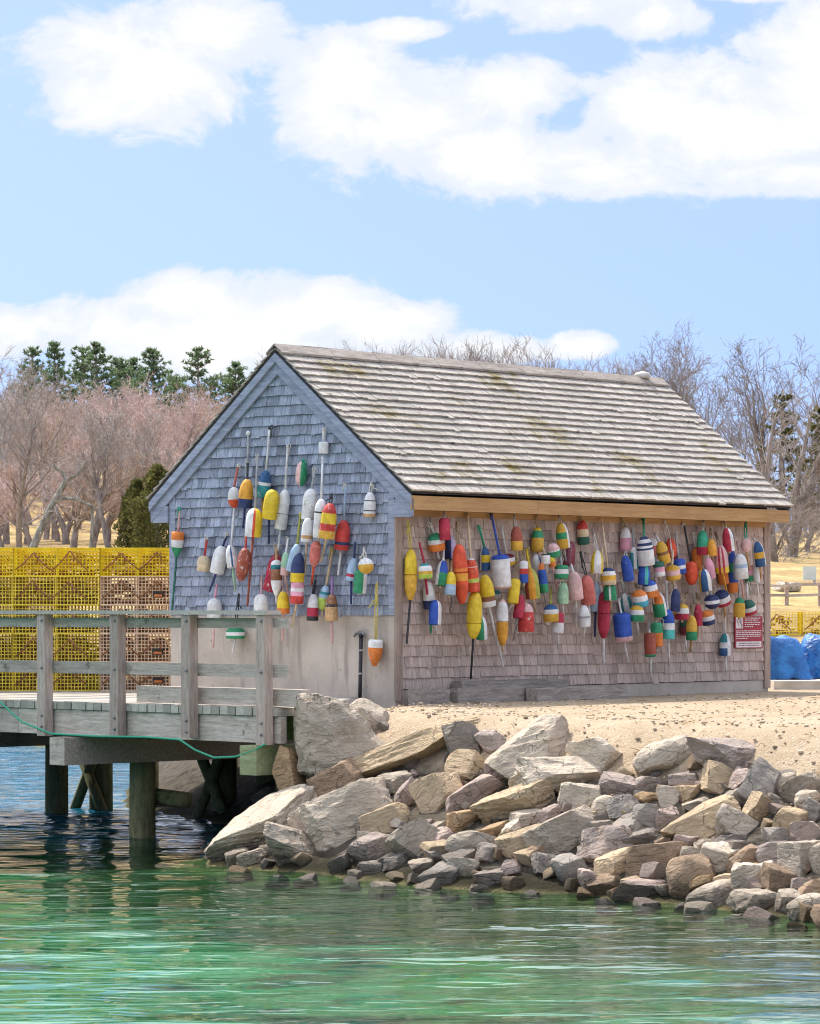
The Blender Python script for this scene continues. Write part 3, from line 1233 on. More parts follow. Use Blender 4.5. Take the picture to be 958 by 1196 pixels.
    if dn:
        dx_, dy_, dc = dn
        e = loc(wall_pt(wall, dx_, dy_, min(off, .06 + rad * .5)))
        a = loc(B) + Vector((0, 0, .02))
        mb = MB()
        mb.tube([a, a.lerp(e, .97), e], [.0155, .0145, .010], 8)
        mb.build('stick', paint(dc), root)
    if dn is None and hs < 4:
        q0 = loc(B) + Vector((0, -.01, .01))
        pts_ = [q0]
        for q in range(4 + hs * 2):
            pts_.append(pts_[-1] + Vector((brnd.uniform(-.016, .016), brnd.uniform(-.006, .006), -brnd.uniform(.01, .035))))
        mb = MB()
        mb.tube(pts_, .0068, 5)
        mb.build('hanging_rope', M[('rope_w', 'rope_b', 'rope_w', 'rope_k')[hs]], root)
    if dn is None:
        a = loc(B) + Vector((0, 0, .01))
        mb = MB()
        mb.tube([a, a - Vector((0, 0, .045))], [.018, .014], 8)
        mb.build('stick', paint('cr', True), root)
    return root


V = lambda *a: list(a)
G = lambda spec, label, **k: buoy('g', spec, label, **k)
# --- the gable wall, back ones first
G('208 621 206 650 15 cone or.33 wh.30 gr.37', 'orange, white and green buoy on the far left corner board of the gable', up=(210, 594, 'pk'), dn=(201, 714, 'dg'), rope='rope_g')
G('239 649 237 667 15 dome cr', 'small cream domed buoy hung by a red stick on the gable', up=(242, 628, 'rd'), dn=False)
G('260 638 253 669 17 dome wh', 'plain white tilted buoy with black stick on the gable', up=(266, 623, 'nv'), dn=(244.6, 691, 'nv'))
G('273 569 274 593 15 ball wh.62 ro.38', 'round buoy, white above red, on a long white stick high on the gable', up=(278.5, 543, 'sa'), dn=(270, 640, 'wh'))
G('269 637 272 663 13 bullet wh', 'white buoy with dark blue streaks beside the tilted white one', dn=(275, 691, 'mi'), up=False, ov=[(.42, .55, 'db')], worn=True)
G('289 560 286 593 16.5 bullet am.68 nv.32', 'orange buoy with navy base high on the gable', up=(289.5, 540, 'bk'), dn=(284, 617, 'nv'), rope='rope_w')
G('290 503 290 509 5 ball wh', 'small white rope knot float topmost left on the gable', up=False, dn=(289.5, 540, 'gy'))
G('311 550 307 581 15.5 bullet db.42 wh.12 tl.46', 'mottled blue and teal buoy on the tall white stick on the gable', up=(315, 499, 'wh'), worn=True, rope='rope_k')
G('298 594 295.5 627 19 dome ye', 'buoy split into white, red and yellow upright stripes on the gable', up=(301, 532, 'gy'), dn=(289, 708, 'br'), ov=[(0, .36, 'wh'), (.36, .62, 'ro')])
G('319 572 314 606 17.5 dome ye', 'plain bright yellow buoy with a dark stick on the gable', up=False, dn=(314, 635, 'nv'))
G('333.5 572 327.5 618 14 spar wh', 'long white two piece buoy on a white stick with a ring on the gable', up=(336, 521, 'wh'), dn=(324, 651, 'wh'), gap=.6)
G('353 539 351 568 13.5 ball pk', 'small buoy, half pink and half green, highest of the short ones on the gable', up=(354, 537, 'ropeg'), dn=False, ov=[(.45, 1, 'gr')])
G('364 571 360 607 17 spar wh', 'large white buoy with grey stains right of the two piece one', up=(368, 548, 'gy'), worn=True)
G('360 605 358.5 633 13.5 bullet wh.72 tn.14 wh.14', 'white buoy with one ochre band low on the gable stack', up=False, dn=(356, 671, 'cr'))
G('375.5 583 372 628 13.5 spar wh.32 bk.04 wh.64', 'long white buoy with thin black band on a tall white stick', up=(377, 532, 'wh'), dn=(373.5, 655, 'wh'), rope=False)
G('378 516 378 530 11.5 cyl wh', 'small white float threaded on the tall white stick near the gable top', up=(378, 501, 'wh'), dn=False)
G('386 588 381.5 629 18.5 bullet rd.27 ye.30 rd.2 go.23', 'red and yellow banded buoy with a black rope loop on the gable', up=(387.6, 577, 'ropek'), dn=(375, 656, 'cr'), worn=True)
G('402 608 398.5 642 17 bullet rd.72 nv.1 rd.18', 'red buoy with one dark band on the right of the gable', up=(403.5, 566, 'lb'), dn=(395, 672, 'wh'), rope='rope_w')
G('432.5 575 431.5 604 14 bullet wh.32 bk.04 wh.36 bk.04 wh.1 tn.14', 'white buoy with two thin black bands at the far right of the gable', up=(434, 563, 'rope'), dn=False)
G('287 641 281 678 15 spindle br', 'speckled brick red spindle buoy on the left of the gable', up=(288, 625, 'rd'), worn=True, dn=False)
G('324 648 315 690 17 dome cm', 'dark red buoy behind the white topped ones on the gable', up=(325, 638, 'cm'), dn=False, worn=True)
G('323 654 323 666 13 mush wh.5 tl.5', 'little white and teal cap buoy in front of the dark red one', up=False, dn=False)
G('323 665 323 696 13.5 cone bn.42 wh.58', 'cone buoy with brown top and white tapering base on the gable', up=False, dn=(323, 706, 'wh'))
G('334 645 332.5 672 10 bullet mi.65 pk.35', 'narrow pale green buoy with pink base on the gable', up=(336.6, 629, 'wh'), dn=(338, 700, 'pk'))
G('347.5 636 341 667 14 bullet lb', 'pale blue buoy partly behind the navy and yellow one', up=(351, 600, 'ol'), dn=False, rope='rope_y')
G('349 646 347 680 16 bullet nv.68 ye.32', 'navy buoy with yellow base in the middle of the gable', up=False, dn=False)
G('348 679 346.5 705 15.5 cyl pi.3 wh.15 pi.2 rd.35', 'pink, white and red banded buoy below the navy one', up=(348, 671, 'ropek'), dn=(342, 731, 'cr'))
G('331 691 331 717 14.5 bullet ye.75 or.25', 'yellow buoy with orange base just above the end of the pier rail', up=(330, 672, 'pk'), dn=(330, 749, 'pk'), rope=False)
G('305 694 305 718 17 dome wh', 'white domed buoy with black tipped stick just above the pier rail', up=(306, 672, 'pk'), dn=(300.5, 769, 'wh'), rope=False)
G('251 699 250 722 17 dome wh', 'white domed buoy on a pink stick behind the left of the pier rail', up=(253.5, 682, 'pi'), dn=(249, 757, 'pk'), rope=False)
G('275 732 275 746 22 mush gr.45 wh.3 gr.25', 'wide green and white buoy seen under the top rail of the pier', up=(279, 694, 'ropek'), dn=(272, 763, 'wh'))
G('369.5 632 366.5 662 12.5 spindle sa', 'small faded coral buoy on a red stick in the middle of the gable', up=False, dn=(364, 683, 'ro'), worn=True)
G('381 684 376 711 12.5 bullet lb.25 tl.12 lb.15 li.48', 'pale blue and lime buoy on a long cream stick', up=(388.6, 642, 'cr'), dn=(376, 719, 'cr'), rope='rope_y')
G('366 694 365 725 13.5 bullet wh.5 cm.33 bk.17', 'white, red and black buoy low on the gable', up=(368.5, 678, 'ropek'), dn=False)
G('387.5 694 387 725 15 bullet bn.38 bk.10 tn.52', 'brown buoy with a purple stick low on the gable', up=(388, 673, 'pu'), dn=(388, 751, 'pk'), worn=True, rope=False)
G('414 652 410 678 12.5 bullet lb.68 cm.14 lb.18', 'pale blue buoy with a red band and black stick at the right of the gable', up=(415, 633, 'nv'), dn=(410, 706, 'nv'), rope=False)
G('422 666 420 693 15 cyl gr', 'green buoy with a white edge under the yellow and white one', up=False, dn=False, ov=[(.72, 1, 'wh')])
G('427 652 428 670 18 ball wh.42 go.58', 'round buoy, white above yellow, at the right of the gable', up=(425, 640, 'rope'), dn=False)
G('439 747 437.5 778 17 cone wh.3 or.7', 'orange buoy with worn white top hanging low on a long rope against the concrete', up=(440, 681, 'ropey'), dn=False, worn=True)

E = lambda spec, label, **k: buoy('s', spec, label, **k)
# --- the side wall, left to right, the ones behind first
E('480 642 479.5 701 14.5 spindle ye.5 go.5', 'long yellow two piece buoy hanging beside the corner post', up=(476.5, 608, 'ropey'), dn=(475, 752, 'bk'), gap=.5)
E('508 623 511 643 19.5 mush gr.33 wh.25 or.42', 'tilted mushroom buoy of green, white and orange near the corner', up=(503, 612, 'wh'), dn=(512.7, 653, 'wh'))
E('526 625 526 653 13 bullet nv', 'buoy half navy and half lilac near the corner', up=False, ov=[(.62, 1, 'li2')])
E('519 605 520 631 13 cyl cm', 'deep crimson buoy topmost near the corner of the side wall', up=(518.5, 597.5, 'rope'), dn=False)
E('500 679 502.5 711 14.5 bullet pk.05 wh.64 nv.31', 'white buoy with navy base on a green stick', up=False, dn=(503.5, 740, 'gr'))
E('496 658 497 675.5 17 mush tl.15 wh.35 go.2 li.3', 'mushroom buoy of white, yellow and lime on a crimson stick', up=(490, 633.5, 'cm'), dn=(500, 700, 'cm'), rope=False)
E('509 701 508 730 14.5 spar bl', 'blue buoy with a white side just right of the white and navy one', up=False, ov=[(.66, 1, 'wh')], dn=(510, 740, 'wh'))
E('518 655 514.5 684 13.5 bullet bl.5 gr.5', 'blue and green buoy with a white left side', up=(518.5, 640, 'wh'), ov=[(0, .3, 'wh')])
E('527 668 525.5 695 13 bullet ye.55 lb.45', 'yellow and pale blue buoy beside the tall orange red one', up=False)
E('536 636 540 705 17 spindle ro.40 or.06 ro.02 am.13 ro.39', 'tall orange red two piece buoy with amber bands', up=(533, 610, 'ropet'), dn=False, gap=.47)
E('566 639 567 666 12 bullet db.34 ye.32 db.34', 'blue buoy with a yellow middle band near a green stick', up=(560, 615, 'jd'), ov=[(0, .14, 'wh')], rope='rope_g')
E('555 691 553 746 17.5 spindle ye', 'big plain yellow two piece buoy with a long black stick', up=False, dn=(550, 793, 'bk'), gap=.68)
E('550 652 553 691 15.5 bullet wh.05 ro.20 wh.02 ro.33 li.12 ro.28', 'orange red buoy with one lime band', up=(546, 600, 'cr'), dn=(549.5, 712, 'cr'), worn=True, rope='rope_b')
E('562 720 563 747 13 bullet gr', 'green buoy with a white right side below the yellow two piece one', up=False, ov=[(.66, 1, 'wh')])
E('579 689 580 698 10 mush tl.5 wh.5', 'tiny teal and white cap buoy under the big white cylinder', up=False)
E('566 672 571 708 17.5 bullet ye.66 bn.16 wh.18', 'yellow buoy with brown and white bands on a long white stick', up=False, dn=(588, 780, 'wh'))
E('592 647 594 660 17.5 mush mr.32 wh.34 go.34', 'mushroom buoy of maroon, white and yellow behind the big white cylinder', up=(586, 615, 'wh'))
E('584 648 587 687 21.5 cyl bl.12 wh.82 pk.06', 'big white cylinder buoy with a blue top and blue stick', up=(574, 600, 'bl'), dn=False, rope='rope_k')
E('587 701 587 754 13.5 spindle pk.05 wh.42 am.53', 'long buoy, white above orange, pointed at both ends', up=(587, 694, 'cr'), dn=(587.5, 761, 'cr'), gap=.47, rope=False)
E('603 615 604 643 14 bullet br.6 go.4', 'brick red buoy with yellow base high under the eave', up=(600, 600, 'rope'))
E('602 676 599 705 13 cyl ye', 'plain yellow cylinder buoy on a tangle of grey rope', up=(604, 645, 'ropet'))
E('628 616 628 644.5 14.5 bullet ye.13 gr.30 go.57', 'yellow buoy with a green band high under the eave', up=(627, 597, 'ropet'))
E('667 633 664 660 13.5 bullet pl', 'dull plum buoy behind the yellow and green striped one', up=False, ov=[(.7, 1, 'mr')])
E('655 611 659 640 15 bullet go.35 gr.26 go.39', 'yellow and green buoy with a white right edge, tilted, under the eave', up=(653, 602, 'rope'), ov=[(.86, 1, 'wh')])
E('680 608 682 636 13.5 bullet rd.35 cr.32 dg.33', 'red, cream and dark green buoy high under the eave', up=(677, 600, 'ropet'), dn=False)
E('645 635 648 650 15 mush pk.45 wh.1 gr.45', 'mushroom buoy, pink above green', up=False)
E('644 650 645.5 662 8 bullet ye.5 or.5', 'tiny yellow and orange float on a long pink stick', up=False, dn=(652, 692, 'pk'))
E('637 647 637.5 659 11 cyl bk.12 wh.88', 'small white block buoy with a black top', up=False, dn=(640, 678, 'wh'))
E('626 648 629 670 11 bullet wh', 'small white buoy with a blue right edge', up=False, ov=[(.8, 1, 'bl')])
E('632 658 636 692 10 bullet or.2 bl.5 gr.3', 'slim orange, blue and green buoy', up=False)
E('656 660 656 676 16 cyl gr.30 wh.34 gr.36', 'short drum buoy, green with one white band', up=False)
E('658 680 657.5 705.5 13 bullet mi', 'plain mint green buoy below the green drum', up=(656, 672, 'cr'), dn=(658, 724, 'wh'), rope=False)
E('670 668 673 700 17.5 bullet pk', 'large plain pale pink buoy', up=(666, 655, 'wh'), dn=(673, 732, 'wh'), rope=False)
E('695 680 696 714 13.5 bullet lb', 'plain pale blue buoy behind the coral one', up=False, dn=(695, 744, 'nv'))
E('682 707 683 732 13.5 bullet wh.5 gy.1 wh.4', 'dull white buoy under the pink and coral ones', up=False)
E('685 672 688 706 17 bullet sa', 'large plain coral red buoy on a dark rope', up=(678, 645, 'ropek'), dn=(689.5, 731, 'wh'))
E('609 695 605 722 12 bullet cm', 'crimson buoy behind the red and white patchy one', up=(610, 682, 'ropet'), dn=(600, 748, 'gy'))
E('615 705 614.5 738 18.5 bullet pk.3 rd.70', 'red buoy with worn white patches and a pink top', up=False, worn=True)
E('652 715 651 740 14 cyl cm.5 wh.5', 'block buoy, crimson above white', up=False)
E('643 706 644 726 18 mush db.28 wh.26 go.46', 'mushroom buoy of blue, white and yellow on an olive stick', up=(643.5, 685, 'ol'), rope=False)
E('612 655 612 681 10 cyl wh.35 rd.25 bl.4', 'small white, red and blue float', up=(612, 640, 'ropet'))
E('619 664 623 699 17 bullet am', 'tall buoy of rust, amber and olive upright stripes', up=(615, 642, 'ye'), dn=(626, 715, 'cr'), ov=[(0, .3, 'br'), (.72, 1, 'ol')], rope='rope_y')
E('698 643 697 670 14 bullet wh', 'white buoy with yellow sides on a loop of rope', up=(692, 618, 'rope'), ov=[(0, .25, 'ye'), (.85, 1, 'ye')])
E('706 691 705 745.5 14.5 spindle cm', 'long crimson two piece buoy on a white stick', up=(703, 640, 'cr'), dn=(705, 776, 'wh'), gap=.47, rope=False)
E('712 681 713 701 15 bullet gr', 'green buoy below the navy, white and ochre drum', up=False, ov=[(.42, .5, 'wh')])
E('710 663 711 683 18 mush nv.2 wh.24 go.3 cr.26', 'drum buoy with navy, white, ochre and cream rings', up=(702.6, 604, 'cr'), rope=False)
E('730.5 616 731 643 13 bullet wh.45 pi.55', 'buoy, white above pink, high under the eave', up=(726, 602.5, 'ropet'))
E('741 639 741.5 665 12 bullet wh.25 tl.75', 'teal buoy with white top and middle stripe', up=(738.6, 618, 'gy'), ov=[(.36, .66, 'wh')])
E('730 649 735 678 13 bullet bl', 'small plain blue buoy, tilted', up=(731, 643, 'rope'), dn=False)
E('762 628 764 659 14 bullet wh.3 sa.4 lb.3', 'white, coral and pale blue buoy behind the black banded white one', up=False)
E('753 658 752 683 14 bullet bl', 'blue buoy with a teal upright stripe below the black banded one', up=False, ov=[(.6, .85, 'tq')])
E('752 627 755.5 660 19.5 bullet nv.08 wh.12 nv.1 wh.08 nv.07 wh.55', 'big white buoy with black bands on a green stick', up=(752, 606, 'gr'), rope='rope_g', dn=False)
E('769 656 771 673 13 cyl dg.34 pi.34 wh.32', 'small dark green, pink and white buoy', up=False)
E('783 629 786 654 12 bullet ro.82 mr.18', 'red buoy with a maroon base and a knotted white rope', up=(776, 608, 'rope'), ov=[(.35, .5, 'wh')], dn=False)
E('771 633 777 657 14.5 bullet go.42 bn.15 go.43', 'yellow buoy with one brown band, tilted', up=(765, 623, 'wh'))
E('793 653 795 670 14 cyl bl.4 wh.25 bl.35', 'short blue drum buoy with a white band', up=(789, 622, 'gy'))
E('785 660 787 677 17 mush go.32 pk.36 go.32', 'mushroom buoy, ochre with a pinkish white middle', up=False, dn=(788, 690, 'cr'))
E('758 678 761 697 17 mush bl.26 wh.34 or.4', 'mushroom buoy of blue, white and orange', up=False)
E('746 689 749 708 18 mush or.33 wh.33 cy.34', 'tilted mushroom buoy of orange, white and cyan', up=(742, 682, 'ropet'))
E('729 693 734 720 14.5 bullet gy.15 tl.85', 'teal buoy with a broad white middle stripe, low on the wall', up=False, ov=[(.32, .68, 'wh')])
E('744 707 744 726 17 mush go.3 wh.3 gr.4', 'mushroom buoy of ochre, white and green', up=False)
E('768 692 772 719.6 15.5 bullet or.45 gr.55', 'buoy, orange above green, with a white rope on its right side', up=False, ov=[(.88, 1, 'wh')])
E('726 716 729 749 20.5 cyl bl.82 pk.18', 'largest plain blue buoy with a pale pink base', up=(722.7, 700, 'wh'), dn=(734, 774, 'wh'))
E('767 727 768 755 13.5 cyl gr.43 or.57', 'buoy, green above orange, behind the brick red one', up=False)
E('759 739 760 767 13.5 cyl br.9 gr.1', 'brick red cylinder buoy with a thin green base', up=(758, 724, 'wh'), dn=(761, 797, 'wh'), rope='rope_w')
E('780 712 780.5 746.5 16 bullet bl.46 wh.22 tq.32', 'buoy of royal blue, white and turquoise on a long white stick', up=(778, 674, 'wh'), dn=(782, 777, 'wh'), rope=False)
E('789 688 788 714 13 bullet nv', 'dark navy buoy with a white edge', up=(788, 680, 'rope'), ov=[(0, .12, 'wh')])
E('799 722 800 742 10 cyl dg.5 mr.5', 'dark green and maroon float behind the yellow and green one', up=False)
E('797 705 797 724 16 mush go.3 wh.32 cm.38', 'mushroom buoy of ochre, white and crimson', up=(803, 692, 'ropet'))
E('808 719 808 748 13 bullet go.65 gr.35', 'yellow buoy with a green base and straw coloured rope tail', up=(807, 708, 'ropet'), dn=(806, 762, 'tn'))
E('813 640 815 666 11.5 dome or', 'plain orange buoy behind the orange red pointed one', up=(810, 623, 'wh'))
E('807 656 808.5 683 15 spindle ro', 'orange red pointed buoy on a twisted dark rope', up=(799, 612, 'bk'), dn=(811, 705, 'gy'))
E('820.5 620 821.5 648 14 bullet jd.66 cm.34', 'jade green buoy with a red base high under the eave', up=(822, 607, 'rope'), dn=(822, 660, 'cr'))
E('831 630 832 649 11 bullet am', 'small plain amber buoy beside the jade green one', up=(830, 618, 'ropet'))
E('827 652 831 675 11 bullet pi', 'slim plain pink buoy', up=False)
E('822 665 825 690 14 bullet db', 'blue buoy with a yellow left and white right edge', up=False, ov=[(0, .16, 'ye'), (.72, 1, 'wh')])
E('844 667 846 682 12 cyl or', 'short orange float behind the pink one with red marks', up=False)
E('855 643 857 692 11.5 bullet bl.3 gr.22 bl.24 or.24', 'long slim buoy of blue, green and orange', up=False)
E('841 637 844 669 16 bullet pk.78 ye.22', 'pinkish white buoy with red scrawls and a yellow base', up=(836, 622, 'ropet'), dn=(849.4, 693.7, 'am'), ov=[(.3, .38, 'cm'), (.62, .7, 'cm')])
E('849 617 852 643.5 13 bullet cm', 'crimson buoy with a white right edge high under the eave', up=(846, 609, 'cr'), ov=[(.76, 1, 'wh')])
E('875 661 876 679 10 cyl pi.6 gr.4', 'small buoy, pink above green, behind the white ones', up=False)
E('864 647 866 676 17 bullet wh.4 lb.15 wh.45', 'white buoy with blue stains on a pink stick', up=(861, 632, 'pk'), dn=(868.6, 699, 'pk'), rope=False, ov=[(.0, .16, 'lb')])
E('871 629 872 645 12 ball pk', 'egg shaped pale pink buoy near the right end', up=(871, 606, 'ropeg'), dn=(876, 668, 'tn'))
E('882 655 884 680 8 bullet wh', 'slim white float under the navy and yellow buoy at the right end', up=False)
E('884 633 888 661 14.5 bullet db.4 go.26 db.34', 'navy buoy with a yellow band and white edges at the far right end', up=(878.6, 627, 'wh'), ov=[(0, .1, 'wh'), (.92, 1, 'wh')], rope=False)
E('841 690 846 706 18 mush nv.4 wh.36 cm.24', 'tilted mushroom buoy of navy, white and red', up=(833, 686, 'rope'))
E('831 695 832.5 711 18 disk nv.36 wh.25 nv.39', 'mushroom buoy, navy with one white band', up=False)
E('825 713 828 729 16 mush or.36 wh.3 nv.34', 'mushroom buoy of orange, white and navy', up=False)
E('815.5 706 816 731 9.5 bullet cm', 'slim plain crimson buoy', up=(814, 693, 'ropet'))
E('873 701 877 717 15.5 mush dg.45 wh.3 cm.25', 'mushroom buoy of dark green, white and red above the notice', up=False)
E('864 698 863.5 721 13.5 bullet gr.28 go.72', 'buoy, green above yellow, just above the red notice', up=False)
E('847 740 847 766 13 bullet tl.4 wh.26 db.34', 'lone teal, white and blue buoy left of the red notice', up=(847, 710, 'wh'), ov=[(.7, 1, 'wh')])
# ------------------------------------------------------------------ lobster traps
def wire_mat(name, col):
    return plain(name, col, .55, .35, 5, dark=tuple(c * .7 for c in col))


M['wire_y'] = wire_mat('wire_yellow', (1.0, .70, .02))
M['wire_o'] = wire_mat('wire_yellow_weathered', (.92, .66, .06))
M['wire_p'] = wire_mat('wire_peach', (.97, .64, .43))
M['net'] = plain('net_brown', (.60, .36, .15), .95, .5, 40)
M['brick'] = plain('ballast', (.30, .10, .05), .9, .3, 20)
M['bridle'] = plain('bridle_rope', (.30, .13, .06), .95, .4, 30)
M['weed'] = plain('dried_weed', (.34, .25, .07), .95, .5, 20)


def make_trap(Lx, D, Hh, wire, label, seed, vent=False, step=.047):
    rr = random.Random(seed)
    root = empty('lobster_trap', (0, 0, 0), 0, label, 'trap')
    mb = MB()

    def grid(o, ux, uy, nx_, ny_):
        o, ux, uy = Vector(o), Vector(ux), Vector(uy)
        for i in range(nx_ + 1):
            a = o + ux * (i / nx_)
            e = i in (0, nx_)
            mb.tube([a, a + uy], .0075 if e else .0058, 4, 0, .5, False, False)
        for j in range(ny_ + 1):
            a = o + uy * (j / ny_)
            e = j in (0, ny_)
            mb.tube([a, a + ux], .0075 if e else .0058, 4, 0, .5, False, False)
    nx_, nz_, ny_ = round(Lx / step), round(Hh / step), round(D / step)
    x0, x1 = -Lx / 2, Lx / 2
    grid((x0, 0, 0), (Lx, 0, 0), (0, 0, Hh), nx_, nz_)
    grid((x0, D, 0), (Lx, 0, 0), (0, 0, Hh), nx_, nz_)
    grid((x0, 0.002, Hh), (Lx, 0, 0), (0, D - .004, 0), nx_, ny_)
    grid((x0, 0.002, 0), (Lx, 0, 0), (0, D - .004, 0), nx_, ny_)
    grid((x0 + .002, 0, .002), (0, D, 0), (0, 0, Hh - .004), ny_, nz_)
    grid((x1 - .002, 0, .002), (0, D, 0), (0, 0, Hh - .004), ny_, nz_)
    grid((0, 0.004, .004), (0, D - .008, 0), (0, 0, Hh - .008), ny_, nz_)
    mb.build('wire_cage', wire, root)
    # funnel net heads hung inside
    for cx_ in (-.27 * Lx, .2 * Lx):
        mb = MB()
        n_ = 12
        pts_, fc = [], []
        for k, (yy, rr0) in enumerate(((.03, .16), (.12, .13), (.22, .08), (.30, .065))):
            for q in range(n_):
                an = 2 * math.pi * q / n_
                pts_.append((cx_ + rr0 * math.cos(an) * 1.05, yy, Hh * .45 + rr0 * math.sin(an) * (1 if rr0 < .15 else .95) - .02 * k))
        for k in range(3):
            for q in range(n_):
                q2 = (q + 1) % n_
                if (q + k) % 2 == 0:
                    fc.append((k * n_ + q, k * n_ + q2, (k + 1) * n_ + q2, (k + 1) * n_ + q))
        mb.add(pts_, fc, 0, .5, True)
        mb.build('entrance_net', M['net'], root)
    mb = MB()
    for q in range(3):
        x = -.25 * Lx + q * .25 * Lx
        mb.box((x - .1, D * .55, .012), (x + .1, D * .55 + .09, .07), 0, rr.random())
    mb.build('ballast_brick', M['brick'], root)
    mb = MB()
    x = x0 + .03
    zz = [.30, .10]
    pl_ = []
    i = 0
    while x < x1:
        pl_.append((x, -.012, Hh * (.86 if i % 2 else .20) + rr.uniform(-.015, .015)))
        i += 1
        x += .245
    for a, b_ in zip(pl_, pl_[1:]):
        mid_ = ((a[0] + b_[0]) / 2, -.014, (a[2] + b_[2]) / 2 - .02)
        mb.tube([a, mid_, b_], .009, 5)
    for a in pl_[1::2]:
        mb.tube([a, (a[0] + .05, -.014, a[2] - .07), (a[0] + .055, -.014, a[2] - .15)], .008, 5)
    mb.build('bridle_rope', M['bridle'], root)
    mb = MB()
    for q in range(50 if wire.name == 'wire_yellow_weathered' else 30):
        p_ = Vector((rr.uniform(x0, x1), rr.uniform(.04, D - .04), rr.uniform(.02, Hh * .8)))
        s_ = rr.uniform(.02, .06)
        a = Vector((rr.gauss(0, 1), rr.gauss(0, 1), rr.gauss(0, 1))).normalized() * s_
        c = Vector((rr.gauss(0, 1), rr.gauss(0, 1), rr.gauss(0, 1))).normalized() * s_
        mb.add([p_ - a, p_ + c, p_ + a, p_ - c * .6], [(0, 1, 2, 3)])
    o = mb.build('dried_weed', M['weed'], root)
    o['kind'] = 'stuff'
    if vent:
        mb = MB()
        mb.box((.22 * Lx, -.016, Hh * .25), (.22 * Lx + .15, -.008, Hh * .48))
        f_ = mb.build('escape_vent', plain('vent_dark', (.04, .035, .03), .8), root)
        mb = MB()
        mb.bar((.22 * Lx + .02, -.02, Hh * .32), (.22 * Lx + .13, -.02, Hh * .32), .012, .03)
        mb.build('vent_hinge', plain('vent_orange', (.7, .2, .05), .6), f_)
    return root


TH_ = .386
z0 = DZ + .01
proto = {}
cols_ = (('', 160, .98), ('', 65.5, 1.17), ('', -36, 1.17), ('', -138, 1.17))
rows_ = ('bottom', 'second lowest', 'middle', 'second highest', 'top')
place = ('in the stack nearest the shack', 'in the middle stack behind the pier rail', 'in the leftmost stack at the picture edge', 'in the stack beyond the left edge')
TY = 45.0
SR = R(-4)
trap_n = 0
for depth in range(3):
    for ci in range(4):
        for ri in range(5):
            peach = ci == 0 and ri < 4
            key = (peach, ri == 4, ci == 0)
            wname = 'wire_p' if peach else ('wire_y' if ri == 4 else 'wire_o')
            Lx = cols_[ci][2]
            cxw = pt(cols_[ci][1], 800, TY).x
            lab = ('%s wire lobster trap, %s %s' % ('peach coloured' if peach else ('bright yellow' if ri == 4 else 'weathered yellow'), rows_[ri], place[ci]))
            if depth:
                lab = 'wire lobster trap in the second row, glimpsed through the front stacks'
            pk_ = (wname, Lx, peach)
            if pk_ not in proto:
                proto[pk_] = make_trap(Lx, .52, TH_ - .012, M[wname], lab, 5 + len(proto), vent=peach)
                o = proto[pk_]
            else:
                o = copy_tree(proto[pk_])
            o['label'] = lab
            o['group'] = 'traps stacked on the pier' if not depth else 'traps in the second row on the pier'
            jx = rnd.uniform(-.012, .012)
            o.location = (cxw + jx, TY + depth * .56 + rnd.uniform(-.015, .015) - (cxw + 3.2) * math.tan(-SR) * -1 * .0, z0 + ri * TH_)
            o.rotation_euler = (0, 0, SR * 0 + rnd.uniform(-.022, .022))

# yellow traps on the yard behind the shack, right
o0 = proto[('wire_y', 1.17, False)] if ('wire_y', 1.17, False) in proto else None
n_ = 0
for ci in range(3):
    for ri in range(2):
        o = copy_tree(o0)
        o['label'] = 'yellow wire trap behind the blue tarps, %s row, %s' % (('lower', 'upper')[ri], ('next to the shack', 'second from the shack', 'at the right edge')[ci])
        o['group'] = 'yellow traps in the yard'
        Y = 55.5
        x = pt(912, 700, Y).x + ci * 1.2 - .25
        g_ = height(x, Y)
        o.location = (x, Y, 1.98 + ri * TH_)
        o.rotation_euler = (0, 0, rnd.uniform(-.04, .04))

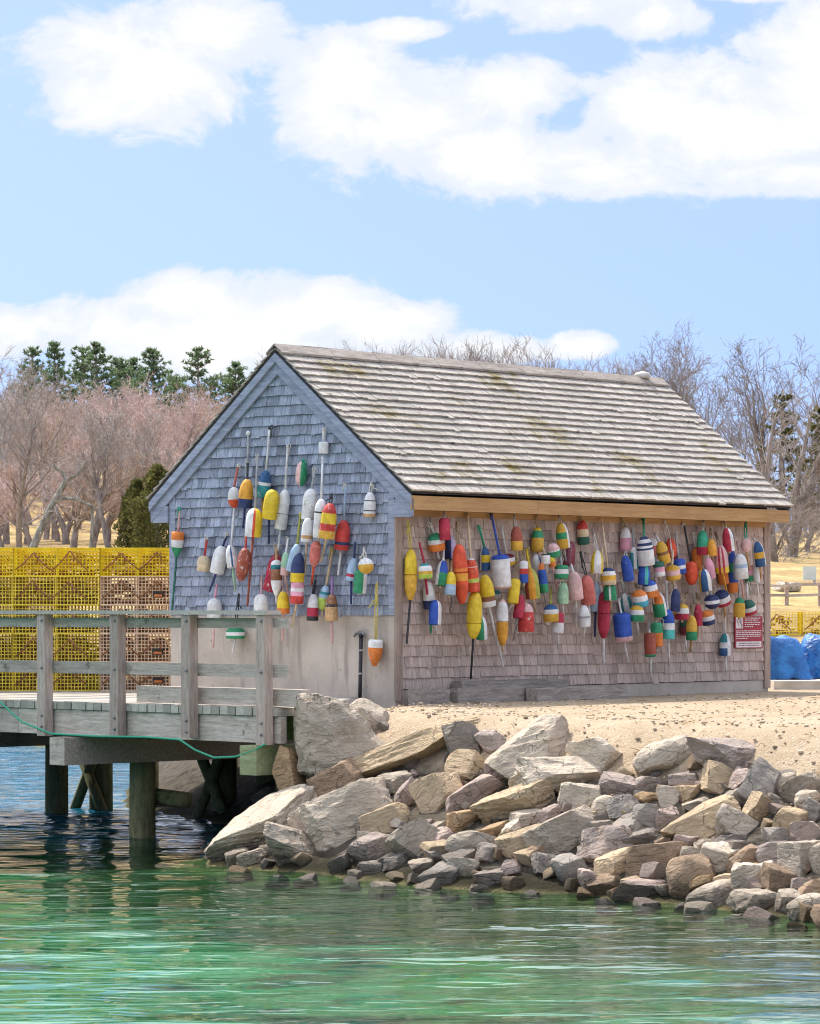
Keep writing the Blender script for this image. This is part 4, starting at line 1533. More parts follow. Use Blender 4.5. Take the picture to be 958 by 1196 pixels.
# blue tarps over gear, on a concrete slab
slab = MB()
sx0, sx1 = pt(892, 800, 50).x, 12
slab.box((sx0, 48.6, LAND - .3), (sx1, 51.8, LAND + .125))
slab.box((sx0 + .4, 54.9, LAND - .3), (sx1, 56.8, 1.96))
so_ = slab.build('slab', plain('pale_concrete', (.62, .56, .47), .9, .2, 4))
tag(so_, 'pale concrete slab under the blue tarps behind the shack', 'slab')
m_t, N, b = new_mat('blue_tarp')
co = N.coord()
n = N.noise(co, 5, 5, .6, .6)
N.put(b.inputs['Base Color'], N.mix(N.ramp(n, .35, .7), (.01, .10, .34), (.025, .21, .56)))
b.inputs['Roughness'].default_value = .42
N.put(b.inputs['Normal'], N.bump(N.noise(co, 9, 4, .55, 1.2), .7, .05))
for (pxa, pxb, lab, sd_) in ((866, 946, 'bundle under a smooth blue tarp right behind the shack corner', 1), (922, 1030, 'bundle under a creased blue tarp at the right edge', 2)):
    Y = 50 + .45 * (sd_ - 1)
    xa, xb = pt(pxa, 0, Y).x, pt(pxb, 0, Y).x
    w, d, h_ = xb - xa, 1.5 - .25 * sd_, .54 + .05 * sd_
    nu, nv_ = 34, 26
    vs, fs = [], []
    for j in range(nv_ + 1):
        for i in range(nu + 1):
            u, v = i / nu * 2 - 1, j / nv_ * 2 - 1
            k = max(abs(u), abs(v))
            e = (1 - sstep((abs(u) ** 4 + abs(v) ** 4) ** .25, .58, 1.0))
            px_, py_ = u * w / 2 * (1 - .10 * e), v * d / 2
            # sides drop almost straight down, then flare
            if k > .62:
                s_ = .62 / k + (k - .62) * .45 / k * .9
                px_, py_ = u * w / 2 * min(1, s_ * 1.18), v * d / 2 * min(1, s_ * 1.18)
            z = h_ * (e ** .7) + .085 * noise.noise((u * 1.7 + sd_ * 7, v * 2.0, 1)) * e + .05 * noise.noise((px_ * 6, py_ * 6, sd_ * 3)) + .05 * abs(noise.noise((px_ * 3 + py_ * 2, sd_, 4)))
            wr_ = .07 * noise.noise((math.atan2(v, u) * 5, sd_ * 9, z * 2.5)) * (1 - e) + .04 * noise.noise((math.atan2(v, u) * 14, sd_ * 9, z * 3)) * (1 - e)
            vs.append((px_ + u * wr_, py_ + v * wr_, max(0.0, z)))
    fs = [(j * (nu + 1) + i, j * (nu + 1) + i + 1, (j + 1) * (nu + 1) + i + 1, (j + 1) * (nu + 1) + i) for j in range(nv_) for i in range(nu)]
    mb = MB()
    mb.add(vs, fs, 0, .5, True)
    o = mb.build('tarp_bundle', m_t)
    o.location = ((xa + xb) / 2, Y, LAND + .13)
    tag(o, lab, 'tarp', 'tarp covered bundles')
# ------------------------------------------------------------------ riprap
m_rock, N, b = new_mat('riprap_stone')
co = N.coord()
oi = N.new('ShaderNodeObjectInfo')
rd = oi.outputs['Random']
ofs = N.new('ShaderNodeCombineXYZ')
N.put(ofs.inputs[0], N.math('MULTIPLY', rd, 40))
N.put(ofs.inputs[1], N.math('MULTIPLY', rd, 17))
v = N.vmath('ADD', co, ofs.outputs[0])
n1 = N.noise(v, 2.2, 6, .65, .4)
n2 = N.noise(v, 13, 6, .7)
n3 = N.noise(N.scale(v, (1.2, 1.2, 4)), 6, 4, .6, .8)
f = N.math('ADD', N.math('MULTIPLY', n1, .6), N.math('MULTIPLY', n3, .4))
val = N.math('ADD', .62, N.math('MULTIPLY', N.ramp(f, .25, .75), .62))
gr = N.new('ShaderNodeCombineXYZ')
for i in range(3):
    N.put(gr.inputs[i], val)
c = N.mix(1.0, oi.outputs['Color'], gr.outputs[0], 'MULTIPLY')
c = N.mix(N.math('MULTIPLY', N.ramp(n1, .55, .75), .45), c, (.40, .25, .12))
c = N.mix(N.math('MULTIPLY', N.ramp(n2, .60, .72), .7), c, (.10, .09, .085))
c = N.mix(N.math('MULTIPLY', N.ramp(n2, .40, .30), .0), c, (.6, .56, .5))
c = N.mix(N.math('MULTIPLY', N.ramp(N.math('SUBTRACT', 1.0, n2), .60, .70), .5), c, (.60, .55, .49))
vo = N.new('ShaderNodeTexVoronoi', feature='DISTANCE_TO_EDGE')
N.put(vo.inputs['Vector'], N.vmath('ADD', N.scale(v, (1, 1, 1.7)), N.vmath('SCALE', N.noise(v, 3, 4, .6, 0, 1), .55)))
vo.inputs['Scale'].default_value = 2.6
crack = N.math('MULTIPLY', N.ramp(vo.outputs[0], .018, .0), N.ramp(n1, .42, .55))
c = N.mix(N.math('MULTIPLY', crack, .42), c, (.06, .05, .045))
P = N.new('ShaderNodeNewGeometry').outputs['Position']
sp = N.new('ShaderNodeSeparateXYZ')
N.put(sp.inputs[0], P)
wet = N.ramp(N.math('ADD', sp.outputs[2], N.math('MULTIPLY', n2, -.16)), .16, .02)
c = N.mix(1.0, c, (1.06, .99, .90), 'MULTIPLY')
c = N.mix(wet, c, N.mix(.6, c, (.035, .03, .02)))
N.put(b.inputs['Base Color'], c)
b.inputs['Roughness'].default_value = .88
b.inputs['Specular IOR Level'].default_value = .3
N.put(b.inputs['Normal'], N.bump(N.math('SUBTRACT', N.math('ADD', n2, N.math('MULTIPLY', n3, .9)), N.math('MULTIPLY', crack, .6)), .85, .06))


def ico(sub):
    import bmesh
    bm = bmesh.new()
    bmesh.ops.create_icosphere(bm, subdivisions=sub, radius=1)
    bm.verts.ensure_lookup_table()
    vs = [v.co.copy() for v in bm.verts]
    fs = [tuple(v.index for v in f.verts) for f in bm.faces]
    bm.free()
    return vs, fs


ICO = {3: ico(3), 4: ico(4), 5: ico(5), 1: ico(1), 2: ico(2)}


def rock_mesh(seed, dims, kind='ang', sub=4):
    rr = random.Random(seed)
    vs, fs = ICO[sub]
    planes = []
    if kind in ('ang', 'slab'):
        fr_ = Matrix.Rotation(rr.uniform(-.5, .5), 3, 'Z') @ Matrix.Rotation(rr.uniform(-.35, .35), 3, 'X')
        for ax in range(3):
            for sg in (-1, 1):
                n = Vector((0, 0, 0))
                n[ax] = sg
                n = (fr_ @ (n + Vector((rr.gauss(0, .2), rr.gauss(0, .2), rr.gauss(0, .2))))).normalized()
                planes.append((n, rr.uniform(.44, .58)))
        for i in range(5 if kind == 'ang' else 4):
            n = Vector((rr.choice((-1, 1)) * rr.uniform(.3, 1), rr.choice((-1, 1)) * rr.uniform(.3, 1), rr.choice((-1, 1, 1)) * rr.uniform(.3, 1))).normalized()
            planes.append((n, rr.uniform(.58, .78)))
    else:
        for i in range(7 if kind == 'round' else 14):
            n = Vector((rr.gauss(0, 1), rr.gauss(0, 1), rr.gauss(0, 1))).normalized()
            planes.append((n, rr.uniform(.5, .74) if kind == 'craggy' else rr.uniform(.72, .92)))
    out = []
    sd = seed * 3.7
    for v in vs:
        p = v.copy()
        for _ in range(2):
            for n, d in planes:
                k = p.dot(n) - d
                if k > 0:
                    p -= n * k
        amp = {'ang': .045, 'slab': .042, 'round': .06, 'craggy': .085}[kind]
        if kind in ('ang', 'slab'):
            p = p * .89 + v * .07
        q = p * 1.7 + Vector((sd, sd * .3, 0))
        e = noise.noise(q) * amp * 1.3 + noise.noise(q * 3.1) * amp * .55 + noise.noise(q * 8) * amp * .3
        if kind != 'round':
            # ledges
            st_ = (p.x * .3 + p.z + .3 * noise.noise(q * .7)) * 4.5
            e += amp * (.2 if kind == 'craggy' else .5) * (st_ - math.floor(st_) - .5)
        p += p.normalized() * e
        out.append(p)
    xs = [max(abs(p[i]) for p in out) for i in range(3)]
    out = [Vector((p.x / xs[0] * dims[0] / 2, p.y / xs[1] * dims[1] / 2, p.z / xs[2] * dims[2] / 2)) for p in out]
    me = bpy.data.meshes.new('rock')
    me.from_pydata(out, [], fs)
    me.polygons.foreach_set('use_smooth', [True] * len(fs))
    me.set_sharp_from_angle(angle=R(19))
    me.materials.append(m_rock)
    return me


TONE = {'grey': (.43, .38, .325), 'pale': (.60, .53, .45), 'tan': (.54, .43, .30), 'brown': (.36, .265, .19), 'dark': (.28, .25, .23), 'blue': (.34, .315, .295),
        'rust': (.44, .31, .19), 'pink': (.48, .39, .36), 'purple': (.38, .325, .305)}
WORD = {'grey': 'grey', 'pale': 'pale', 'tan': 'tan', 'brown': 'brown', 'dark': 'dark', 'blue': 'blue grey', 'rust': 'rust coloured', 'pink': 'pinkish', 'purple': 'purplish grey'}


def ground_hit(px, py):
    d = ray(px, py)
    Y = 26.0
    while Y < 60:
        p = EYE + d * Y
        if p.z <= max(height(p.x, p.y), -.02):
            return p
        Y += .06
    return EYE + d * 40


# cx cy w h tilt(deg, + = right side up) tone kind label
ROCKS = [
    (388, 870, 104, 104, 8, 'grey', 'craggy', 'huge grey boulder, tallest of the bank, at the end of the pier'),
    (433, 842, 56, 48, -30, 'grey', 'round', 'rounded grey boulder leaning on the right shoulder of the tallest one'),
    (488, 874, 150, 62, 25, 'tan', 'slab', 'long tilted tan slab pointing up to the right, largest near the shack corner'),
    (337, 905, 30, 56, 8, 'rust', 'ang', 'narrow upright rust coloured stone beside the pier end'),
    (397, 921, 64, 56, 10, 'brown', 'craggy', 'knobbly brown conglomerate stone below the tallest boulder'),
    (318, 958, 140, 66, 28, 'pale', 'slab', 'long pale slab sloping down into the water at the left tip'),
    (345, 992, 88, 50, -4, 'grey', 'craggy', 'broad rough grey rock at the waterline on the left'),
    (404, 960, 96, 66, 12, 'pale', 'ang', 'big pale wedge shaped rock in the middle of the left group'),
    (449, 963, 66, 48, 20, 'tan', 'ang', 'pale tan wedge resting against the big pale one'),
    (622, 882, 92, 64, 14, 'pale', 'slab', 'big whitish boulder half buried in the sand'),
    (485, 986, 60, 58, 35, 'grey', 'ang', 'squarish grey block with one smooth face near the water'),
    (437, 996, 48, 34, 8, 'purple', 'ang', 'purplish grey stone below the big pale wedge'),
    (551, 930, 74, 44, 28, 'pink', 'slab', 'slanting pinkish slab right of the long tan one'),
    (603, 940, 86, 46, 6, 'tan', 'ang', 'wide layered tan rock in the middle of the bank'),
    (655, 908, 96, 56, -5, 'pale', 'craggy', 'wide cracked pale rock below the whitish boulder'),
    (660, 978, 76, 50, 3, 'grey', 'ang', 'large flat topped grey block low in the middle'),
    (706, 990, 60, 46, 15, 'purple', 'craggy', 'dark crystalline rock left of the brown overhanging one'),
    (702, 884, 68, 48, -6, 'pale', 'craggy', 'speckled whitish rock at the top of the bank'),
    (778, 886, 68, 50, 18, 'pale', 'round', 'smooth pale boulder at the sand edge right of the middle'),
    (853, 882, 88, 44, -5, 'purple', 'craggy', 'broad purplish grey rock at the sand edge on the right'),
    (826, 962, 88, 56, 24, 'tan', 'slab', 'big smooth tan slab in the middle of the right side'),
    (896, 924, 48, 48, -30, 'blue', 'ang', 'tilted blue grey block under the sand on the right'),
    (864, 966, 50, 32, -14, 'pale', 'ang', 'pale angular block overlapping the big smooth tan slab'),
    (773, 1006, 72, 38, 5, 'brown', 'ang', 'brown overhanging rock with a dark hollow beneath'),
    (810, 1026, 56, 58, 30, 'brown', 'round', 'rounded brown boulder standing at the waterline on the right'),
    (835, 1050, 62, 30, 14, 'grey', 'slab', 'flat grey slab dipping into the water right of the rounded brown boulder'),
    (878, 1058, 60, 32, 4, 'pale', 'craggy', 'pale banded rock at the waterline on the far right'),
    (754, 1039, 70, 26, -4, 'pink', 'slab', 'low pinkish slab at the waterline left of the rounded brown boulder'),
    (940, 1008, 54, 44, -8, 'grey', 'ang', 'large squared grey block at the right edge'),
    (888, 1026, 56, 42, 10, 'pale', 'craggy', 'rough pale rock left of the squared grey block'),
    (945, 1063, 50, 32, 12, 'pale', 'round', 'smooth pale rock at the waterline in the right corner')]
SMALLER = [
    (352, 925, 40, 26, 10, 'grey', 'ang'), (330, 866, 20, 30, 0, 'pink', 'ang'), (463, 917, 42, 30, 0, 'grey', 'ang'), (478, 932, 30, 38, 30, 'purple', 'ang'), (513, 930, 52, 50, 35, 'tan', 'ang'), (437, 1015, 38, 16, 0, 'dark', 'ang'),
    (520, 1025, 46, 26, 8, 'blue', 'ang'), (545, 876, 42, 56, 20, 'dark', 'ang'), (577, 868, 36, 34, 10, 'purple', 'craggy'), (549, 898, 46, 34, -8, 'tan', 'ang'),
    (581, 905, 30, 26, -40, 'pink', 'ang'), (679, 936, 48, 36, 16, 'pale', 'ang'), (709, 947, 30, 32, 20, 'pale', 'round'), (721, 920, 42, 28, -6, 'purple', 'ang'),
    (730, 946, 42, 32, 20, 'blue', 'ang'), (554, 989, 58, 34, -5, 'grey', 'round'), (579, 971, 40, 18, 5, 'rust', 'slab'), (617, 986, 54, 38, 25, 'tan', 'ang'),
    (642, 1012, 38, 28, 0, 'dark', 'ang'), (579, 1028, 48, 24, 8, 'purple', 'ang'), (541, 1015, 30, 26, -20, 'grey', 'ang'), (598, 1018, 32, 22, 10, 'pink', 'ang'),
    (666, 1019, 34, 34, 25, 'blue', 'ang'), (687, 1033, 18, 32, 20, 'pink', 'ang'), (706, 1038, 36, 24, 0, 'brown', 'ang'), (741, 1036, 30, 20, 10, 'tan', 'ang'),
    (717, 1013, 54, 32, 14, 'tan', 'slab'), (617, 958, 34, 22, 0, 'pale', 'ang'), (641, 956, 26, 24, 10, 'pink', 'ang'), (546, 959, 44, 26, 0, 'rust', 'ang'),
    (516, 980, 28, 24, 0, 'pink', 'ang'), (512, 999, 32, 26, 10, 'dark', 'ang'), (802, 913, 38, 20, 0, 'purple', 'slab'), (841, 914, 40, 32, -25, 'tan', 'ang'),
    (870, 912, 32, 32, 0, 'pink', 'craggy'), (921, 921, 28, 30, 10, 'grey', 'ang'), (802, 930, 36, 24, 5, 'tan', 'ang'), (757, 933, 28, 16, 0, 'rust', 'round'),
    (781, 934, 24, 28, 10, 'pale', 'ang'), (813, 940, 36, 14, 5, 'grey', 'slab'), (885, 948, 36, 36, -35, 'tan', 'ang'), (935, 924, 44, 38, 30, 'grey', 'slab'),
    (944, 936, 28, 24, 10, 'pale', 'round'), (926, 961, 38, 36, -10, 'tan', 'ang'), (944, 975, 36, 36, 35, 'pink', 'ang'), (911, 982, 38, 28, -15, 'blue', 'slab'),
    (847, 985, 44, 26, 8, 'dark', 'craggy'), (840, 1007, 38, 38, -20, 'pale', 'ang'), (870, 1011, 44, 34, 15, 'brown', 'ang'), (907, 1001, 42, 28, 10, 'purple', 'ang'),
    (913, 1030, 48, 32, -10, 'brown', 'ang'), (924, 1056, 36, 26, 0, 'grey', 'slab'), (845, 1031, 24, 18, 0, 'tan', 'ang'), (735, 972, 42, 36, 20, 'blue', 'ang'),
    (757, 958, 32, 42, -10, 'blue', 'ang'), (779, 962, 24, 32, 0, 'pink', 'ang'), (748, 980, 44, 18, 5, 'dark', 'slab'), (784, 984, 28, 16, 0, 'tan', 'ang'),
    (872, 993, 46, 20, 0, 'dark', 'ang'), (757, 917, 34, 20, 5, 'purple', 'ang'), (955, 950, 28, 28, 0, 'blue', 'ang'), (955, 1040, 40, 24, 0, 'brown', 'ang'),
    (700, 968, 30, 20, 0, 'grey', 'ang'), (684, 956, 26, 18, 10, 'tan', 'ang'), (627, 1002, 26, 26, 0, 'brown', 'ang'), (578, 1000, 34, 26, -10, 'dark', 'ang'),
    (600, 972, 26, 24, 20, 'pale', 'ang'), (905, 940, 28, 22, 10, 'dark', 'ang'), (862, 938, 34, 26, -20, 'grey', 'ang'), (803, 985, 30, 22, 0, 'pink', 'ang'),
    (822, 990, 26, 18, 10, 'grey', 'ang'), (420, 942, 30, 20, 0, 'dark', 'ang'), (495, 1012, 28, 18, 10, 'grey', 'ang'), (462, 1008, 34, 18, 0, 'dark', 'ang'),
    (560, 1040, 26, 12, 0, 'grey', 'ang'), (297, 1003, 40, 18, 10, 'pale', 'ang'), (318, 1006, 24, 18, 0, 'tan', 'ang'), (365, 945, 26, 30, 20, 'pale', 'ang'),
    (310, 930, 24, 18, 20, 'grey', 'ang'), (327, 935, 20, 14, 0, 'blue', 'ang'), (985, 1000, 60, 60, 10, 'grey', 'ang'), (990, 930, 60, 50, 0, 'tan', 'ang'), (985, 1075, 60, 40, 0, 'brown', 'ang'), (1030, 960, 80, 60, 12, 'pale', 'ang'), (1045, 1030, 80, 60, -8, 'tan', 'ang'), (1035, 1095, 70, 44, 5, 'dark', 'ang')]


def put_rock(cx, cy, w, h, tilt, tone, kind, seed, sub):
    hit = ground_hit(cx, cy + h * .22)
    Y = 37.0 if cx == 388 else (36.4 if cx == 318 else 37.1 if cx == 337 else hit.y)
    s = Y / F
    c = pt(cx, cy, Y)
    dep = .5 * (w + h) * s * (1.15 if kind == 'slab' else 1.0)
    big = {'ang': 1.3, 'slab': 1.26, 'round': 1.2, 'craggy': 1.25}[kind]
    me = rock_mesh(seed, (w * s * big, dep, h * s * big), kind, sub)
    o = bpy.data.objects.new('boulder' if w > 45 else 'rock', me)
    COL.objects.link(o)
    o.location = c + Vector((0, dep * .12, 0))
    rr = random.Random(seed + 5)
    o.rotation_euler = (R(rr.uniform(-14, 14)), -R(tilt) + R(rr.uniform(-5, 5)), R(rr.uniform(-25, 25)))
    if abs(tilt) > 1:
        # keep the drawn size after tilting
        pass
    t = TONE[tone]
    k = rr.uniform(.88, 1.12)
    o.color = (t[0] * k, t[1] * k, t[2] * k, 1)
    return o


rocks2d = []
for i, (cx, cy, w, h, tl, tone, kind, lab) in enumerate(ROCKS):
    ww, hh2 = w, h
    if abs(tl) > 15 and w > h:
        hh2 = max(h * .62, h - w * abs(math.sin(R(tl))) * .45)
    o = put_rock(cx, cy, ww, hh2, tl, tone, kind, {404: 941, 488: 952}.get(cx, 100 + i), 5 if w > 80 else 4)
    tag(o, lab, 'boulder', 'riprap boulders')
    rocks2d.append((cx, cy, w, h))
ANCHOR = [(388, 870, 'the tallest boulder'), (488, 874, 'the long tan slab'), (404, 960, 'the big pale wedge'), (622, 882, 'the whitish boulder'),
          (603, 940, 'the layered tan rock'), (660, 978, 'the flat topped grey block'), (853, 882, 'the purplish sand edge rock'), (826, 962, 'the smooth tan slab'),
          (810, 1026, 'the rounded brown boulder'), (940, 1008, 'the squared grey block'), (773, 1006, 'the brown overhanging rock'), (345, 992, 'the broad waterline rock'),
          (706, 990, 'the crystalline rock'), (485, 986, 'the squarish grey block'), (778, 886, 'the smooth pale boulder'), (896, 924, 'the blue grey block'),
          (878, 1058, 'the pale banded rock')]


def side(dx, dy):
    a = math.degrees(math.atan2(-dy, dx)) % 360
    return ['right of', 'above and right of', 'above', 'above and left of', 'left of', 'below and left of', 'below', 'below and right of'][int(((a + 22.5) % 360) // 45)]


used = set()
for i, (cx, cy, w, h, tl, tone, kind) in enumerate(SMALLER):
    o = put_rock(cx, cy, w, h, tl, tone, kind, 300 + i, 4)
    shp = {'ang': 'angular', 'slab': 'flat', 'round': 'rounded', 'craggy': 'rough'}[kind]
    an = sorted(ANCHOR, key=lambda q: (q[0] - cx) ** 2 + (q[1] - cy) ** 2)
    lab = None
    for q in an[:5]:
        lab = '%s %s rock %s %s' % (WORD[tone], shp, side(cx - q[0], cy - q[1]), q[2])
        if lab not in used:
            break
    if cx > 960:
        lab = '%s rock beyond the right edge of the bank' % WORD[tone]
    used.add(lab)
    tag(o, lab, 'rock', 'smaller riprap rocks')
    rocks2d.append((cx, cy, w, h))

# stones wedged in the gaps
fr = random.Random(77)
protos = [rock_mesh(600 + i, (1, .9, .72), fr.choice(('ang', 'ang', 'craggy')), 3) for i in range(9)]
n_f = 0
x = 285.0
cand = []
for k in range(5200):
    px, py = fr.uniform(270, 1050), fr.uniform(845, 1090)
    cand.append((px, py))
placed2 = []
for (px, py) in cand:
    p = ground_hit(px, py)
    d = shore_dist(p.x, p.y)
    if not (-.4 < d < 1.95) or p.y > 40.5:
        continue
    if d > 1.55 and fr.random() < .7:
        continue
    s = fr.uniform(.13, .27)
    if d < .6:
        s = fr.uniform(.18, .38)
    elif fr.random() < .6:
        continue
    if any((p.x - q[0]) ** 2 + (p.y - q[1]) ** 2 < (.62 * (s + q[2])) ** 2 for q in placed2):
        continue
    placed2.append((p.x, p.y, s))
    o = bpy.data.objects.new('stone', fr.choice(protos))
    COL.objects.link(o)
    o.location = (p.x, p.y, height(p.x, p.y) + s * .10)
    o.scale = (s * fr.uniform(.8, 1.3), s, s * fr.uniform(.8, 1.1))
    o.rotation_euler = (fr.uniform(-.5, .5), fr.uniform(-.5, .5), fr.uniform(0, 6.3))
    t = TONE[fr.choice(list(TONE))]
    o.color = (*t, 1)
    tag(o, 'small stone wedged in a gap between the larger riprap rocks', 'stone', 'stones between the riprap')
    if len(placed2) >= 298:
        break
# rocks lying under the clear water
for (px, py, w, tone) in ((215, 985, 80, 'rust'), (160, 972, 60, 'rust'), (250, 1012, 70, 'tan'), (232, 968, 44, 'tan')):
    d = ray(px, py)
    Y = 15
    while Y < 48:
        p = EYE + d * Y
        if p.z < height(p.x, p.y):
            break
        Y += .08
    s = Y / F
    me = rock_mesh(int(px * 7 + py), (w * s * 1.2, w * s * 1.5, w * s * .5), 'round', 4)
    o = bpy.data.objects.new('sunken_rock', me)
    COL.objects.link(o)
    o.location = (p.x, p.y, min(-.10 - w * s * .2, p.z + .05) if py > 1000 else -.02 - w * s * .2)
    t = TONE[tone]
    o.color = (*t, 1)
    tag(o, 'weedy rock lying under the clear green water', 'rock', 'rocks under the water')

# grit and straw on the trodden bank
gb = MB()
gr_ = random.Random(5)
iv, if_ = ICO[1]
for k in range(5200):
    x, y = gr_.uniform(-1.2, 8), gr_.uniform(31, 46)
    d = shore_dist(x, y)
    if d < 1.5 or (d > 3.2 and k % 2):
        continue
    lc = Matrix.Rotation(-TH, 3, 'Z') @ (Vector((x, y, 0)) - Vector((PX, PY, 0)))
    if lc.y > -.05 and lc.x > -.05:
        continue
    z = height(x, y)
    s = gr_.choice((.006, .008, .010, .014, .019)) * gr_.uniform(.7, 1.3) * (1.3 if d < 2.8 else 1)
    if gr_.random() < .93:
        gb.add([(x + v_.x * s, y + v_.y * s, z + v_.z * s * .7 + s * .3) for v_ in iv], if_, 0, gr_.random(), False)
    else:
        an = gr_.uniform(0, 3.14)
        l_ = gr_.uniform(.03, .09)
        e = Vector((math.cos(an) * l_, math.sin(an) * l_, gr_.uniform(-.005, .02)))
        c = Vector((x, y, z + .012))
        gb.tube([c - e, c + e], .005, 3, 1, gr_.random(), False, False)
m_g, N, b = new_mat('grit')
N.put(b.inputs['Base Color'], N.mix(N.attr('tint'), (.24, .18, .12), (.62, .50, .36)))
b.inputs['Roughness'].default_value = .9
tag(gb.build('grit', [m_g, plain('straw', (.42, .30, .13), .9)]), kind='stuff')
# ------------------------------------------------------------------ trees
def bark(name, c1, c2):
    m, N, b = new_mat(name)
    co = N.coord()
    n = N.noise(N.scale(co, (3, 3, 1)), 3, 5, .65)
    N.put(b.inputs['Base Color'], N.mix(N.ramp(n, .3, .7), c1, c2))
    b.inputs['Roughness'].default_value = .95
    b.inputs['Specular IOR Level'].default_value = .1
    return m


M['bark'] = bark('bark_grey', (.19, .155, .14), (.38, .33, .30))
M['twig_red'] = bark('twigs_red_budding', (.44, .325, .30), (.64, .52, .49))
M['twig_tan'] = bark('twigs_tan', (.42, .32, .26), (.58, .47, .40))
M['twig_dark'] = bark('twigs_dark', (.16, .14, .13), (.32, .285, .265))
M['twig_grey'] = bark('twigs_grey', (.26, .225, .21), (.44, .39, .36))


def needle(name, c1, c2):
    m, N, b = new_mat(name)
    t = N.attr('tint')
    N.put(b.inputs['Base Color'], N.mix(t, c1, c2))
    b.inputs['Roughness'].default_value = .8
    b.inputs['Specular IOR Level'].default_value = .2
    tl_ = N.new('ShaderNodeBsdfTranslucent')
    N.put(tl_.inputs[0], N.mix(t, c1, c2))
    mx = N.new('ShaderNodeMixShader')
    mx.inputs[0].default_value = .45
    N.l.new(b.outputs[0], mx.inputs[1])
    N.l.new(tl_.outputs[0], mx.inputs[2])
    N.l.new(mx.outputs[0], m.node_tree.nodes['Material Output'].inputs[0])
    return m


M['pine'] = needle('pine_needles', (.085, .145, .07), (.24, .31, .16))
M['cedar'] = needle('cedar_leaves', (.07, .08, .025), (.19, .18, .06))
M['brownleaf'] = needle('dead_leaves', (.22, .12, .05), (.36, .22, .10))


def rot_about(d, ang, az):
    o = d.orthogonal().normalized()
    o = Matrix.Rotation(az, 3, d) @ o
    return (d * math.cos(ang) + o * math.sin(ang)).normalized()


def bare_tree(seed, hgt, rad, lean=(0, 0), fork=.3, spread=.75, levels=4, upward=.25, n1=11, n2=6, n3=5, n4=4, twig_r=.011, wob=.10):
    rr = random.Random(seed)
    tb, cb = MB(), MB()

    def limb(p, d, ln, r0, lvl, cnt):
        ns = {0: 9, 1: 6, 2: 4, 3: 3, 4: 2}[lvl]
        pts_, rs = [p.copy()], [r0]
        dd = d.copy()
        nodes = []
        for i in range(ns):
            w_ = wob * (1 + lvl * .6)
            dd = (dd + Vector((rr.gauss(0, w_), rr.gauss(0, w_), rr.gauss(0, w_) + upward * .3 * (lvl > 0)))).normalized()
            p = p + dd * (ln / ns)
            pts_.append(p.copy())
            f_ = (i + 1) / ns
            rs.append(max(twig_r * .6, r0 * (1 - .78 * f_)))
            nodes.append((f_, p.copy(), dd.copy(), rs[-1]))
        tgt = tb if lvl <= 1 else cb
        tgt.tube(pts_, rs, {0: 9, 1: 6, 2: 4, 3: 3, 4: 3}[lvl], 0, .5, False, lvl < 2)
        if lvl >= levels:
            return
        num = (n1, n2, n3, n4)[lvl]
        for k in range(num):
            f0 = (fork if lvl == 0 else .25)
            f_ = f0 + (1 - f0) * (k + rr.random()) / num
            j = min(ns - 1, max(0, int(f_ * ns)))
            fa, pa, da, ra = nodes[j]
            p_ = pts_[j].lerp(pts_[j + 1], rr.random())
            an = spread * rr.uniform(.6, 1.25)
            cd = rot_about(da, an, rr.uniform(0, 6.283))
            if cd.z < -.1 and rr.random() < .7:
                cd.z *= -.4
                cd.normalize()
            cl = ln * {0: .52, 1: .55, 2: .55, 3: .5}[lvl] * rr.uniform(.6, 1.15) * (1.15 - .55 * f_ if lvl == 0 else 1)
            limb(p_, cd, cl, max(twig_r, min(ra * .8, r0 * .42)), lvl + 1, cnt)
    d0 = Vector((lean[0], lean[1], 1)).normalized()
    limb(Vector((0, 0, -.3)), d0, hgt * .82, rad, 0, 0)
    return tb, cb


def plant_bare(tb_cb, name, label, loc, twig, group=None, rz=0.0, want=None):
    root = empty(name, loc, rz, label, 'tree', group)
    if want:
        zs = max(p[2] for p in tb_cb[1].v)
        root.scale = (want / zs * 1.05, want / zs * 1.05, want / zs)
    tb_cb[0].build('trunk', M['bark'], root)
    tb_cb[1].build('crown', M[twig], root)
    return root


